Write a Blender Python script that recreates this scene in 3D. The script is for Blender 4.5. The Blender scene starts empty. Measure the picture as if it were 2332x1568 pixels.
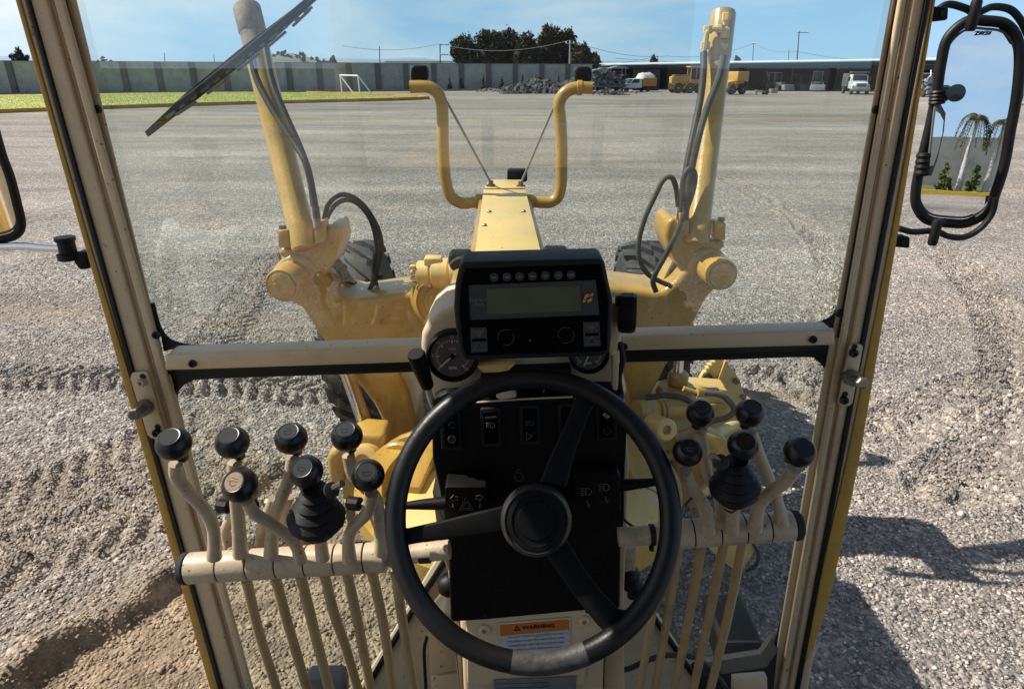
import bpy, bmesh, math, random
import numpy as np
from mathutils import Vector, Matrix, Quaternion
random.seed(7); RNG = np.random.default_rng(7)
sc = bpy.context.scene
col = sc.collection
# ------------------------------------------------------------------ camera, sky, sun, exposure
EYE = 2.9; PITCH = math.atan(624/1500.0); CP, SP = math.cos(PITCH), math.sin(PITCH)
cam_d = bpy.data.cameras.new('camera'); cam_d.sensor_width = 36; cam_d.lens = 36*1500/2332.0
cam_d.clip_start = 0.02; cam_d.clip_end = 3000
cam = bpy.data.objects.new('camera', cam_d); col.objects.link(cam)
cam.location = (0, 0, EYE); cam.rotation_euler = (math.pi/2-PITCH, 0, 0); sc.camera = cam
SUN = Vector((-0.86, 0.16, 1.0)).normalized()
w = bpy.data.worlds.new("World"); sc.world = w; w.use_nodes = True
nt = w.node_tree; nt.nodes.clear()
def N(nt, t, **k):
    n = nt.nodes.new(t)
    for a, b in k.items(): setattr(n, a, b)
    return n
sky = N(nt, 'ShaderNodeTexSky', sky_type='NISHITA', sun_disc=False)
sky.sun_elevation = math.asin(SUN.z); sky.sun_rotation = math.atan2(SUN.x, SUN.y)
sky.air_density = 1.0; sky.dust_density = 0.35; sky.ozone_density = 2.2; sky.altitude = 2000
tc = N(nt, 'ShaderNodeTexCoord'); mp = N(nt, 'ShaderNodeMapping'); mp.inputs['Scale'].default_value = (1, 1, 3.2)
mp.inputs['Rotation'].default_value = (0.15, 0.25, 0.6)
nz = N(nt, 'ShaderNodeTexNoise'); nz.inputs['Scale'].default_value = 2.3; nz.inputs['Detail'].default_value = 8; nz.inputs['Roughness'].default_value = .6; nz.inputs['Distortion'].default_value = .5
cr = N(nt, 'ShaderNodeValToRGB'); cr.color_ramp.elements[0].position = .42; cr.color_ramp.elements[1].position = .74
cr.color_ramp.elements[0].color = (.0,.0,.0,1); cr.color_ramp.elements[1].color = (.8,.8,.8,1)
mx = N(nt, 'ShaderNodeMix', data_type='RGBA'); mx.inputs['B'].default_value = (9.5, 9.9, 10.2, 1)
tint = N(nt, 'ShaderNodeMix', data_type='RGBA', blend_type='MULTIPLY'); tint.inputs['Factor'].default_value = 1; tint.inputs['B'].default_value = (1.06, .98, 1.0, 1)
bg = N(nt, 'ShaderNodeBackground'); bg.inputs['Strength'].default_value = 0.064
wo = N(nt, 'ShaderNodeOutputWorld')
L = nt.links.new
L(tc.outputs['Generated'], mp.inputs['Vector']); L(mp.outputs[0], nz.inputs['Vector']); L(nz.outputs['Fac'], cr.inputs[0])
sx0 = N(nt, 'ShaderNodeSeparateXYZ'); L(tc.outputs['Generated'], sx0.inputs[0]); cadd = N(nt, 'ShaderNodeMath', operation='MULTIPLY_ADD'); L(sx0.outputs['X'], cadd.inputs[0]); cadd.inputs[1].default_value = -.20; L(nz.outputs['Fac'], cadd.inputs[2]); L(cadd.outputs[0], cr.inputs[0])
L(cr.outputs[0], mx.inputs['Factor']); L(sky.outputs[0], tint.inputs['A'])
blue = N(nt, 'ShaderNodeMix', data_type='RGBA'); blue.inputs['B'].default_value = (3.6, 6.8, 10.2, 1)
sxyz = N(nt, 'ShaderNodeSeparateXYZ'); L(tc.outputs['Generated'], sxyz.inputs[0]); bf = N(nt, 'ShaderNodeMapRange'); bf.inputs['From Min'].default_value = 0; bf.inputs['From Max'].default_value = .6
bf.inputs['To Min'].default_value = .78; bf.inputs['To Max'].default_value = .15; L(sxyz.outputs['Z'], bf.inputs['Value']); L(bf.outputs[0], blue.inputs['Factor'])
L(tint.outputs['Result'], blue.inputs['A']); L(blue.outputs['Result'], mx.inputs['A'])
L(mx.outputs['Result'], bg.inputs[0]); L(bg.outputs[0], wo.inputs[0])
sd = bpy.data.lights.new('sun', 'SUN'); sd.energy = 5.0; sd.angle = math.radians(.53); sd.color = (1, .93, .82)
so = bpy.data.objects.new('sun', sd); col.objects.link(so); so.rotation_euler = SUN.to_track_quat('Z', 'Y').to_euler(); so.location = (-8, 6, 20)
sc.view_settings.view_transform = 'Standard'; sc.view_settings.look = 'None'; sc.view_settings.gamma = 1; sc.view_settings.exposure = 0.72
sc.view_settings.use_curve_mapping = False
try:
    sc.cycles.transparent_max_bounces = 16
    sc.cycles.max_bounces = 8
except Exception: pass

# ------------------------------------------------------------------ picture plane to place helpers
def ray(x, y):
    u, v = (x-1166)/1500.0, (y-784)/1500.0
    return Vector((u, CP-v*SP, -SP-v*CP))
def P(x, y, Y):
    d = ray(x, y); k = Y/d.y
    return Vector((d.x*k, Y, EYE+d.z*k))
def G(x, y, z=0.0):
    d = ray(x, y); k = (z-EYE)/d.z
    return Vector((d.x*k, d.y*k, z))
def M(px, y, Y):                       # metres for px at image row y, distance Y
    return px*(Y/(CP-(y-784)/1500.0*SP))/1500.0

# ------------------------------------------------------------------ materials
MATS = {}
def mat(name, colr, rough=.6, metal=0, noise=0.0, nscale=8, colr2=None, bump=0.0, bscale=60, spec=.5, coat=0, n2=.5, dirt=None, dirt_amt=.5, dscale=3, chips=None):
    m = bpy.data.materials.new(name); m.use_nodes = True; t = m.node_tree; b = t.nodes['Principled BSDF']
    b.inputs['Roughness'].default_value = rough; b.inputs['Metallic'].default_value = metal
    b.inputs['Specular IOR Level'].default_value = spec; b.inputs['Coat Weight'].default_value = coat
    c = (*colr, 1)
    b.inputs['Base Color'].default_value = c
    geo = N(t, 'ShaderNodeNewGeometry')
    last = None
    if noise > 0 or colr2:
        z = N(t, 'ShaderNodeTexNoise'); z.inputs['Scale'].default_value = nscale; z.inputs['Detail'].default_value = 6; z.inputs['Roughness'].default_value = .65
        t.links.new(geo.outputs['Position'], z.inputs['Vector'])
        r = N(t, 'ShaderNodeValToRGB'); r.color_ramp.elements[0].position = n2-.18; r.color_ramp.elements[1].position = n2+.18
        t.links.new(z.outputs['Fac'], r.inputs[0])
        c2 = colr2 if colr2 else tuple(v*(1-noise) for v in colr)
        r.color_ramp.elements[0].color = (*c2, 1); r.color_ramp.elements[1].color = c
        last = r.outputs[0]
        rr = N(t, 'ShaderNodeMapRange'); rr.inputs['To Min'].default_value = max(0, rough-.12); rr.inputs['To Max'].default_value = min(1, rough+.15)
        t.links.new(z.outputs['Fac'], rr.inputs['Value']); t.links.new(rr.outputs[0], b.inputs['Roughness'])
    if dirt:
        z2 = N(t, 'ShaderNodeTexNoise'); z2.inputs['Scale'].default_value = dscale; z2.inputs['Detail'].default_value = 9; z2.inputs['Roughness'].default_value = .75
        t.links.new(geo.outputs['Position'], z2.inputs['Vector'])
        r2 = N(t, 'ShaderNodeValToRGB'); r2.color_ramp.elements[0].position = .52; r2.color_ramp.elements[1].position = .72
        r2.color_ramp.elements[1].color = (dirt_amt,)*3+(1,)
        t.links.new(z2.outputs['Fac'], r2.inputs[0])
        mm = N(t, 'ShaderNodeMix', data_type='RGBA'); mm.inputs['B'].default_value = (*dirt, 1)
        if last: t.links.new(last, mm.inputs['A'])
        else: mm.inputs['A'].default_value = c
        t.links.new(r2.outputs[0], mm.inputs['Factor']); last = mm.outputs['Result']
    if chips:
        z4 = N(t, 'ShaderNodeTexNoise'); z4.inputs['Scale'].default_value = chips[1]; z4.inputs['Detail'].default_value = 4; z4.inputs['Roughness'].default_value = .6
        t.links.new(geo.outputs['Position'], z4.inputs['Vector'])
        r4 = N(t, 'ShaderNodeValToRGB'); r4.color_ramp.elements[0].position = .665; r4.color_ramp.elements[1].position = .69; t.links.new(z4.outputs['Fac'], r4.inputs[0])
        m4 = N(t, 'ShaderNodeMix', data_type='RGBA'); m4.inputs['B'].default_value = (*chips[0], 1); t.links.new(last, m4.inputs['A']); t.links.new(r4.outputs[0], m4.inputs['Factor']); last = m4.outputs['Result']
    if last: t.links.new(last, b.inputs['Base Color'])
    if bump > 0:
        z3 = N(t, 'ShaderNodeTexNoise'); z3.inputs['Scale'].default_value = bscale; z3.inputs['Detail'].default_value = 5
        t.links.new(geo.outputs['Position'], z3.inputs['Vector'])
        bp = N(t, 'ShaderNodeBump'); bp.inputs['Strength'].default_value = bump; bp.inputs['Distance'].default_value = .01
        t.links.new(z3.outputs['Fac'], bp.inputs['Height']); t.links.new(bp.outputs[0], b.inputs['Normal'])
    MATS[name] = m; return m
cream = mat('cab_cream_paint', (.54,.42,.265), .38, noise=.10, nscale=5, bump=.05, bscale=300, dirt=(.30,.22,.13), dirt_amt=.4, dscale=7, spec=.45, chips=((.13,.08,.04), 90))
cream_l = mat('dash_cream_plastic', (.52,.41,.27), .5, noise=.08, nscale=9, bump=.08, bscale=500, dirt=(.3,.23,.14), dirt_amt=.3, dscale=9)
lever_c = mat('lever_cream_paint', (.46,.365,.25), .38, noise=.2, nscale=14, bump=.06, bscale=180, dirt=(.16,.10,.06), dirt_amt=.75, dscale=26, chips=((.09,.06,.04), 110))
rod_c = mat('linkage_rod_paint', (.36,.25,.12), .42, noise=.15, nscale=16, bump=.05, bscale=200, dirt=(.14,.09,.05), dirt_amt=.6, dscale=18)
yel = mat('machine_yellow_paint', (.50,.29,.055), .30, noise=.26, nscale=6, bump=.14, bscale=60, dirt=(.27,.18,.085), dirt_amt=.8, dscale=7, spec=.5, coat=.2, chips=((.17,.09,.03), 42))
yel_t = mat('lit_machine_yellow', (.68,.455,.15), .40, noise=.10, nscale=3, bump=.05, bscale=60, dirt=(.50,.42,.28), dirt_amt=.7, dscale=5, chips=((.30,.18,.06), 30))  # paler copy of the machine yellow, sunlit look put into the colour
yel_d = mat('door_edge_yellow', (.46,.27,.04), .5, noise=.15, nscale=9, dirt=(.25,.12,.03), dirt_amt=.6, dscale=40)
rusty = mat('worn_primer_rust', (.34,.26,.19), .75, colr2=(.15,.095,.06), nscale=24, bump=.2, bscale=90)
black = mat('black_rubber', (.006,.006,.0065), .5, spec=.3, noise=.3, nscale=20, bump=.05, bscale=200)
blackp = mat('black_moulded_plastic', (.0035,.0035,.004), .5, noise=.2, nscale=30, bump=.1, bscale=900, spec=.15)
knobm = mat('knob_plastic', (.006,.0065,.0075), .32, spec=.4, noise=.3, nscale=25, bump=.03, bscale=300, dirt=(.05,.045,.04), dirt_amt=.5, dscale=30)
rimm = mat('steering_rim_rubber', (.005,.0055,.006), .40, spec=.35, noise=.3, nscale=18, bump=.06, bscale=260)
tape = mat('worn_rim_wrap', (.055,.055,.055), .5, colr2=(.018,.018,.018), nscale=40, bump=.1, bscale=120)
greyp = mat('grey_knob_cap', (.035,.04,.043), .8, spec=.15, noise=.3, nscale=40)
tanp = mat('worn_tan_knob_cap', (.30,.215,.16), .8, spec=.15, noise=.3, nscale=60)
disp = mat('display_case', (.012,.014,.016), .55, noise=.2, nscale=30, bump=.1, bscale=700, spec=.2)
disp_f = mat('display_face', (.0015,.0015,.002), .7, noise=.2, nscale=30, bump=.05, bscale=900, spec=.05)
bezel = mat('lcd_bezel_grey', (.045,.047,.05), .6, spec=.2)
lcd = mat('lcd_screen_off', (.085,.09,.062), .35, noise=.15, nscale=14, spec=.3)
mark = mat('printed_mark_grey', (.13,.13,.115), .7, spec=.1)
markd = mat('printed_mark_dim', (.045,.05,.05), .6, spec=.1)
orange = mat('emblem_orange', (.42,.22,.06), .6)
dial = mat('gauge_dial_brown', (.085,.065,.05), .5, noise=.2, nscale=40)
dialm = mat('gauge_print', (.42,.38,.32), .6)
warn_o = mat('warning_label_orange', (.50,.13,.01), .55, noise=.2, nscale=60, dirt=(.12,.05,.02), dirt_amt=.6, dscale=60)
warn_w = mat('warning_label_white', (.42,.45,.47), .5, noise=.25, nscale=90, dirt=(.10,.10,.10), dirt_amt=.7, dscale=60)
plate_s = mat('name_plate', (.17,.18,.17), .4, metal=.3, noise=.3, nscale=40)
inkm = mat('label_ink', (.01,.01,.01), .6)
steel = mat('bolt_steel', (.22,.19,.15), .38, metal=.8, noise=.35, nscale=50, bump=.1, bscale=200)
chrome = mat('chrome', (.75,.75,.75), .12, metal=1, noise=.1, nscale=30)
hosem = mat('hydraulic_hose', (.028,.028,.027), .55, noise=.4, nscale=30, bump=.3, bscale=300, dirt=(.11,.09,.07), dirt_amt=.7, dscale=12)
hosed = mat('dusty_hydraulic_hose', (.10,.085,.065), .7, noise=.35, nscale=20, bump=.2, bscale=200)
tyrem = mat('tyre_rubber', (.035,.035,.036), .75, noise=.3, nscale=7, bump=.2, bscale=60, dirt=(.20,.19,.18), dirt_amt=.8, dscale=2.2)
tyre_far = mat('far_tyre_rubber', (.03,.028,.026), .85, noise=.3, nscale=3)
mirror = mat('mirror_glass', (.74,.76,.79), .010, metal=1, bump=.004, bscale=9, dirt=(.45,.43,.40), dirt_amt=.10, dscale=14)
concrete = mat('wall_concrete', (.33,.33,.31), .85, colr2=(.24,.24,.23), nscale=.8, bump=.3, bscale=6, dirt=(.10,.09,.085), dirt_amt=.7, dscale=.5)
concrete_p = mat('post_concrete', (.12,.12,.12), .85, noise=.3, nscale=2, dirt=(.07,.065,.06), dirt_amt=.6, dscale=1)
kerb_y = mat('kerb_yellow', (.52,.27,.03), .8, colr2=(.30,.16,.04), nscale=1.2, n2=.45)
kerb_o = mat('kerb_faded', (.22,.15,.09), .85, noise=.4, nscale=1.5)
soil = mat('bed_soil', (.05,.042,.034), .95, noise=.5, nscale=3)
bark = mat('bark', (.11,.085,.065), .9, noise=.4, nscale=4)
bark_w = mat('whitewashed_trunk', (.62,.57,.52), .8, noise=.3, nscale=3)
leaf_t = mat('eucalyptus_leaves', (.075,.056,.022), .8, colr2=(.022,.024,.012), nscale=.22)
leaf_s = mat('conifer_shrub_leaves', (.045,.040,.012), .8, colr2=(.025,.028,.012), nscale=2)
leaf_g = mat('green_shrub_leaves', (.14,.15,.02), .7, colr2=(.05,.08,.02), nscale=2)
leaf_f = mat('far_tree_leaves', (.040,.055,.040), .8, colr2=(.025,.034,.028), nscale=.5)
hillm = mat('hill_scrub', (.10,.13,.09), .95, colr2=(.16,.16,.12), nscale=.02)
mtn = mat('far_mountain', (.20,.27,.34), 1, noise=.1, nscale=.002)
shedm = mat('shed_sheet_dark', (.030,.033,.035), .8, noise=.3, nscale=.4)
shed_r = mat('shed_roof_sheet', (.62,.66,.68), .5, noise=.12, nscale=.3)
whitep = mat('white_vehicle_paint', (.62,.65,.68), .3, noise=.08, nscale=1, coat=.4)
canvas = mat('white_canvas', (.55,.52,.46), .9, noise=.2, nscale=1.2)
board_o = mat('orange_stake_side', (.50,.25,.05), .7, noise=.2, nscale=1)
far_y = mat('far_machine_yellow', (.56,.33,.07), .5, colr2=(.38,.21,.05), nscale=.8)
far_g = mat('far_machine_grey', (.12,.125,.13), .6, noise=.4, nscale=.8)
far_l = mat('far_pale_metal', (.27,.29,.30), .5, noise=.4, nscale=1.2)
darkglass = mat('dark_vehicle_glass', (.02,.025,.03), .12)
goalw = mat('goal_white_paint', (.78,.78,.76), .5)
rubblem = mat('rubble_rock', (.075,.068,.064), .9, colr2=(.04,.037,.035), nscale=1)
rubble_l = mat('rubble_pale_rock', (.15,.14,.13), .9, noise=.3, nscale=1)
polem = mat('concrete_pole', (.36,.35,.34), .85, noise=.2, nscale=1)
polew = mat('wooden_pole', (.07,.055,.045), .9, noise=.3, nscale=1)
wirem = mat('power_wire', (.10,.10,.11), .6)
skin_m = mat('skin', (.35,.20,.13), .5); shirt = mat('white_shirt', (.85,.84,.80), .85, noise=.1, nscale=8, bump=.3, bscale=14)
trousers = mat('dark_trousers', (.03,.035,.06), .9); hairm = mat('dark_hair', (.015,.012,.01), .6)
floorm = mat('floor_mat', (.012,.012,.012), .8, noise=.4, nscale=9, bump=.3, bscale=80)
ivory = mat('lit_window_frame', (.6,.6,.58), .5)

# gravel colour is the stones' own: grey-pink chips, brown soil where the attribute says so
def ground_material():
    m = bpy.data.materials.new('gravel_yard'); m.use_nodes = True; t = m.node_tree; b = t.nodes['Principled BSDF']; k = t.links.new
    b.inputs['Roughness'].default_value = .92; b.inputs['Specular IOR Level'].default_value = .25
    geo = N(t, 'ShaderNodeNewGeometry')
    v = N(t, 'ShaderNodeTexVoronoi'); v.inputs['Scale'].default_value = 42; k(geo.outputs['Position'], v.inputs['Vector'])
    v2 = N(t, 'ShaderNodeTexVoronoi'); v2.inputs['Scale'].default_value = 19; k(geo.outputs['Position'], v2.inputs['Vector'])
    sep = N(t, 'ShaderNodeSeparateColor'); k(v.outputs['Color'], sep.inputs[0])
    sep2 = N(t, 'ShaderNodeSeparateColor'); k(v2.outputs['Color'], sep2.inputs[0])
    av = N(t, 'ShaderNodeMath', operation='MULTIPLY_ADD'); k(sep2.outputs[0], av.inputs[0]); av.inputs[1].default_value = .45
    sc1 = N(t, 'ShaderNodeMath', operation='MULTIPLY'); k(sep.outputs[0], sc1.inputs[0]); sc1.inputs[1].default_value = .6; k(sc1.outputs[0], av.inputs[2])
    r = N(t, 'ShaderNodeValToRGB'); k(av.outputs[0], r.inputs[0])
    e = r.color_ramp.elements; e[0].position = 0; e[0].color = (.10,.092,.086,1); e[1].position = 1; e[1].color = (.55,.485,.43,1)
    q = e.new(.45); q.color = (.215,.190,.170,1); q = e.new(.75); q.color = (.32,.280,.248,1)
    n1 = N(t, 'ShaderNodeTexNoise'); n1.inputs['Scale'].default_value = .35; n1.inputs['Detail'].default_value = 6; n1.inputs['Roughness'].default_value = .6
    mp = N(t, 'ShaderNodeMapping'); mp.inputs['Scale'].default_value = (.35, 1.5, 1); k(geo.outputs['Position'], mp.inputs['Vector']); k(mp.outputs[0], n1.inputs['Vector'])
    mr = N(t, 'ShaderNodeMapRange'); mr.inputs['From Min'].default_value = .3; mr.inputs['From Max'].default_value = .7; mr.inputs['To Min'].default_value = .70; mr.inputs['To Max'].default_value = 1.22; k(n1.outputs['Fac'], mr.inputs['Value'])
    nl = N(t, 'ShaderNodeTexNoise'); nl.inputs['Scale'].default_value = .05; nl.inputs['Detail'].default_value = 8; nl.inputs['Roughness'].default_value = .65; nl.inputs['Distortion'].default_value = .8
    mpl = N(t, 'ShaderNodeMapping'); mpl.inputs['Scale'].default_value = (.6, 2.4, 1); mpl.inputs['Rotation'].default_value = (0, 0, .12); k(geo.outputs['Position'], mpl.inputs['Vector']); k(mpl.outputs[0], nl.inputs['Vector'])
    mrl = N(t, 'ShaderNodeMapRange'); mrl.inputs['From Min'].default_value = .36; mrl.inputs['From Max'].default_value = .64; mrl.inputs['To Min'].default_value = .72; mrl.inputs['To Max'].default_value = 1.16; k(nl.outputs['Fac'], mrl.inputs['Value'])
    mm_ = N(t, 'ShaderNodeMath', operation='MULTIPLY'); k(mr.outputs[0], mm_.inputs[0]); k(mrl.outputs[0], mm_.inputs[1]); mr = mm_
    nh = N(t, 'ShaderNodeTexNoise'); nh.inputs['Scale'].default_value = .55; nh.inputs['Detail'].default_value = 7; nh.inputs['Roughness'].default_value = .7; k(geo.outputs['Position'], nh.inputs['Vector'])
    rh = N(t, 'ShaderNodeValToRGB'); k(nh.outputs['Fac'], rh.inputs[0]); rh.color_ramp.elements[0].position = .38; rh.color_ramp.elements[0].color = (.88,.90,.92,1); rh.color_ramp.elements[1].position = .66; rh.color_ramp.elements[1].color = (1.05,.99,.93,1)
    hq = rh.color_ramp.elements.new(.50); hq.color = (1,1,1,1)
    mh = N(t, 'ShaderNodeMix', data_type='RGBA', blend_type='MULTIPLY'); mh.inputs['Factor'].default_value = 1; k(r.outputs[0], mh.inputs['A']); k(rh.outputs[0], mh.inputs['B'])
    mul = N(t, 'ShaderNodeMix', data_type='RGBA', blend_type='MULTIPLY'); mul.inputs['Factor'].default_value = 1; k(mh.outputs['Result'], mul.inputs['A']); k(mr.outputs[0], mul.inputs['B'])
    at = N(t, 'ShaderNodeAttribute', attribute_name='soil')
    n2 = N(t, 'ShaderNodeTexNoise'); n2.inputs['Scale'].default_value = 5; n2.inputs['Detail'].default_value = 9; n2.inputs['Roughness'].default_value = .7; k(geo.outputs['Position'], n2.inputs['Vector'])
    r2 = N(t, 'ShaderNodeValToRGB'); k(n2.outputs['Fac'], r2.inputs[0]); r2.color_ramp.elements[0].position = .35; r2.color_ramp.elements[0].color = (.12,.085,.055,1); r2.color_ramp.elements[1].position = .68; r2.color_ramp.elements[1].color = (.36,.275,.185,1)
    ad = N(t, 'ShaderNodeMath', operation='MULTIPLY_ADD', use_clamp=True); k(n2.outputs['Fac'], ad.inputs[0]); ad.inputs[1].default_value = .9
    sb = N(t, 'ShaderNodeMath', operation='SUBTRACT'); k(at.outputs['Fac'], sb.inputs[0]); sb.inputs[1].default_value = .45; k(sb.outputs[0], ad.inputs[2])
    ml = N(t, 'ShaderNodeMath', operation='MULTIPLY'); k(ad.outputs[0], ml.inputs[0]); k(at.outputs['Fac'], ml.inputs[1])
    fin = N(t, 'ShaderNodeMix', data_type='RGBA'); k(ml.outputs[0], fin.inputs['Factor']); k(mul.outputs['Result'], fin.inputs['A']); k(r2.outputs[0], fin.inputs['B'])
    k(fin.outputs['Result'], b.inputs['Base Color'])
    bp = N(t, 'ShaderNodeBump'); bp.inputs['Strength'].default_value = .9; bp.inputs['Distance'].default_value = .022; bp.invert = True
    hh = N(t, 'ShaderNodeMath', operation='MULTIPLY_ADD'); k(v.outputs['Distance'], hh.inputs[0]); hh.inputs[1].default_value = 1.0; 
    h2 = N(t, 'ShaderNodeMath', operation='MULTIPLY'); k(v2.outputs['Distance'], h2.inputs[0]); h2.inputs[1].default_value = .9; k(h2.outputs[0], hh.inputs[2])
    k(hh.outputs[0], bp.inputs['Height']); k(bp.outputs[0], b.inputs['Normal'])
    return m
gravelm = ground_material()
def stone_material():
    m = bpy.data.materials.new('gravel_stone'); m.use_nodes = True; t = m.node_tree; b = t.nodes['Principled BSDF']; k = t.links.new
    b.inputs['Roughness'].default_value = .85; b.inputs['Specular IOR Level'].default_value = .3
    a = N(t, 'ShaderNodeAttribute', attribute_name='tone'); r = N(t, 'ShaderNodeValToRGB'); k(a.outputs['Fac'], r.inputs[0])
    e = r.color_ramp.elements; e[0].position = 0; e[0].color = (.10,.088,.08,1); e[1].position = 1; e[1].color = (.66,.59,.53,1)
    q = e.new(.5); q.color = (.28,.243,.217,1); q = e.new(.8); q.color = (.40,.35,.315,1)
    a2 = N(t, 'ShaderNodeAttribute', attribute_name='soil'); rb = N(t, 'ShaderNodeValToRGB'); k(a.outputs['Fac'], rb.inputs[0])
    rb.color_ramp.elements[0].color = (.13,.09,.06,1); rb.color_ramp.elements[1].color = (.42,.32,.22,1)
    mxs = N(t, 'ShaderNodeMix', data_type='RGBA'); k(a2.outputs['Fac'], mxs.inputs['Factor']); k(r.outputs[0], mxs.inputs['A']); k(rb.outputs[0], mxs.inputs['B'])
    k(mxs.outputs['Result'], b.inputs['Base Color']); return m
stonem = stone_material()
def grass_material():
    m = bpy.data.materials.new('field_grass'); m.use_nodes = True; t = m.node_tree; b = t.nodes['Principled BSDF']; k = t.links.new
    b.inputs['Roughness'].default_value = .9; geo = N(t, 'ShaderNodeNewGeometry')
    mp = N(t, 'ShaderNodeMapping'); mp.inputs['Scale'].default_value = (.12, .5, 1); k(geo.outputs['Position'], mp.inputs['Vector'])
    n = N(t, 'ShaderNodeTexNoise'); n.inputs['Scale'].default_value = 1.6; n.inputs['Detail'].default_value = 8; n.inputs['Roughness'].default_value = .7; k(mp.outputs[0], n.inputs['Vector'])
    r = N(t, 'ShaderNodeValToRGB'); k(n.outputs['Fac'], r.inputs[0]); r.color_ramp.elements[0].position = .35; r.color_ramp.elements[1].position = .65
    r.color_ramp.elements[0].color = (.20,.26,.045,1); r.color_ramp.elements[1].color = (.40,.38,.10,1)
    k(r.outputs[0], b.inputs['Base Color']); return m
grassm = grass_material()
def glass_material(name, tint, dust, refl):
    m = bpy.data.materials.new(name); m.use_nodes = True; t = m.node_tree; t.nodes.clear(); k = t.links.new
    out = N(t, 'ShaderNodeOutputMaterial'); tr = N(t, 'ShaderNodeBsdfTransparent'); tr.inputs[0].default_value = (*tint, 1)
    df = N(t, 'ShaderNodeBsdfDiffuse'); df.inputs[0].default_value = (.75,.74,.70,1)
    tl = N(t, 'ShaderNodeBsdfTranslucent'); tl.inputs[0].default_value = (.75,.78,.80,1)
    gl = N(t, 'ShaderNodeBsdfGlossy'); gl.inputs['Roughness'].default_value = .0
    ds = N(t, 'ShaderNodeMixShader'); ds.inputs[0].default_value = .5; k(df.outputs[0], ds.inputs[1]); k(tl.outputs[0], ds.inputs[2])
    m1 = N(t, 'ShaderNodeMixShader'); m2 = N(t, 'ShaderNodeMixShader')
    geo = N(t, 'ShaderNodeNewGeometry'); n = N(t, 'ShaderNodeTexNoise'); n.inputs['Scale'].default_value = 6; n.inputs['Detail'].default_value = 9; n.inputs['Roughness'].default_value = .7
    k(geo.outputs['Position'], n.inputs['Vector'])
    mr = N(t, 'ShaderNodeMapRange'); mr.inputs['From Min'].default_value = .35; mr.inputs['From Max'].default_value = .75; mr.inputs['To Min'].default_value = dust*.4; mr.inputs['To Max'].default_value = dust*1.8
    k(n.outputs['Fac'], mr.inputs['Value'])
    n3 = N(t, 'ShaderNodeTexVoronoi'); n3.inputs['Scale'].default_value = 60; k(geo.outputs['Position'], n3.inputs['Vector'])
    lt = N(t, 'ShaderNodeMath', operation='LESS_THAN'); k(n3.outputs['Distance'], lt.inputs[0]); lt.inputs[1].default_value = .045
    sepc = N(t, 'ShaderNodeSeparateColor'); k(n3.outputs['Color'], sepc.inputs[0]); gt = N(t, 'ShaderNodeMath', operation='GREATER_THAN'); k(sepc.outputs[0], gt.inputs[0]); gt.inputs[1].default_value = .93
    mu = N(t, 'ShaderNodeMath', operation='MULTIPLY'); k(lt.outputs[0], mu.inputs[0]); k(gt.outputs[0], mu.inputs[1])
    mu2 = N(t, 'ShaderNodeMath', operation='MULTIPLY_ADD', use_clamp=True); k(mu.outputs[0], mu2.inputs[0]); mu2.inputs[1].default_value = .35; k(mr.outputs[0], mu2.inputs[2])
    k(mu2.outputs[0], m1.inputs[0]); k(tr.outputs[0], m1.inputs[1]); k(ds.outputs[0], m1.inputs[2])
    lw = N(t, 'ShaderNodeLayerWeight'); pw = N(t, 'ShaderNodeMath', operation='POWER'); k(lw.outputs['Facing'], pw.inputs[0]); pw.inputs[1].default_value = 4
    ma0 = N(t, 'ShaderNodeMath', operation='MULTIPLY_ADD'); k(pw.outputs[0], ma0.inputs[0]); ma0.inputs[1].default_value = .9; ma0.inputs[2].default_value = .045
    ma = N(t, 'ShaderNodeMath', operation='MULTIPLY', use_clamp=True); k(ma0.outputs[0], ma.inputs[0]); ma.inputs[1].default_value = refl
    k(ma.outputs[0], m2.inputs[0]); k(m1.outputs[0], m2.inputs[1]); k(gl.outputs[0], m2.inputs[2]); k(m2.outputs[0], out.inputs[0])
    return m
glass = glass_material('windscreen_glass', (.78,.87,.855), .016, 2.6)
glass_low = glass_material('lower_window_glass', (.78,.86,.86), .010, 1.2)

# ------------------------------------------------------------------ mesh helpers
WORG = {}                                            # object -> world origin
def org(o): return WORG.get(o.name, Vector((0,0,0))) if o else Vector((0,0,0))
def setp(o, label=None, cat=None, group=None, kind=None):
    if label: o['label'] = label
    if cat: o['category'] = cat
    if group: o['group'] = group
    if kind: o['kind'] = kind
    return o
def thing(name, label, cat, loc=(0,0,0), group=None):
    o = bpy.data.objects.new(name, None); col.objects.link(o); o.location = loc; o.empty_display_size = .2
    WORG[o.name] = Vector(loc); return setp(o, label, cat, group)
def build(name, verts, faces, m, parent=None, smooth=True, angle=35, bevel=0, seg=2, label=None, attr=None):
    verts = [Vector(v) for v in verts]
    c = sum(verts, Vector((0,0,0)))/len(verts)
    me = bpy.data.meshes.new(name)
    me.from_pydata([v-c for v in verts], [], faces); me.update()
    bm = bmesh.new(); bm.from_mesh(me)
    bmesh.ops.recalc_face_normals(bm, faces=bm.faces)
    if bevel > 0:
        ed = [e for e in bm.edges if len(e.link_faces) == 2 and e.calc_face_angle(0) > math.radians(32)]
        if ed: bmesh.ops.bevel(bm, geom=ed, offset=bevel, segments=seg, profile=.5, affect='EDGES', clamp_overlap=True)
    bm.to_mesh(me); bm.free()
    if smooth:
        me.shade_smooth(); me.set_sharp_from_angle(angle=math.radians(angle))
    me.materials.append(m)
    return link(name, me, c, parent, label)
def link(name, me, c, parent=None, label=None):
    o = bpy.data.objects.new(name, me); col.objects.link(o)
    o.parent = parent; o.location = Vector(c)-org(parent); WORG[o.name] = Vector(c)
    if label: o['label'] = label
    return o
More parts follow.
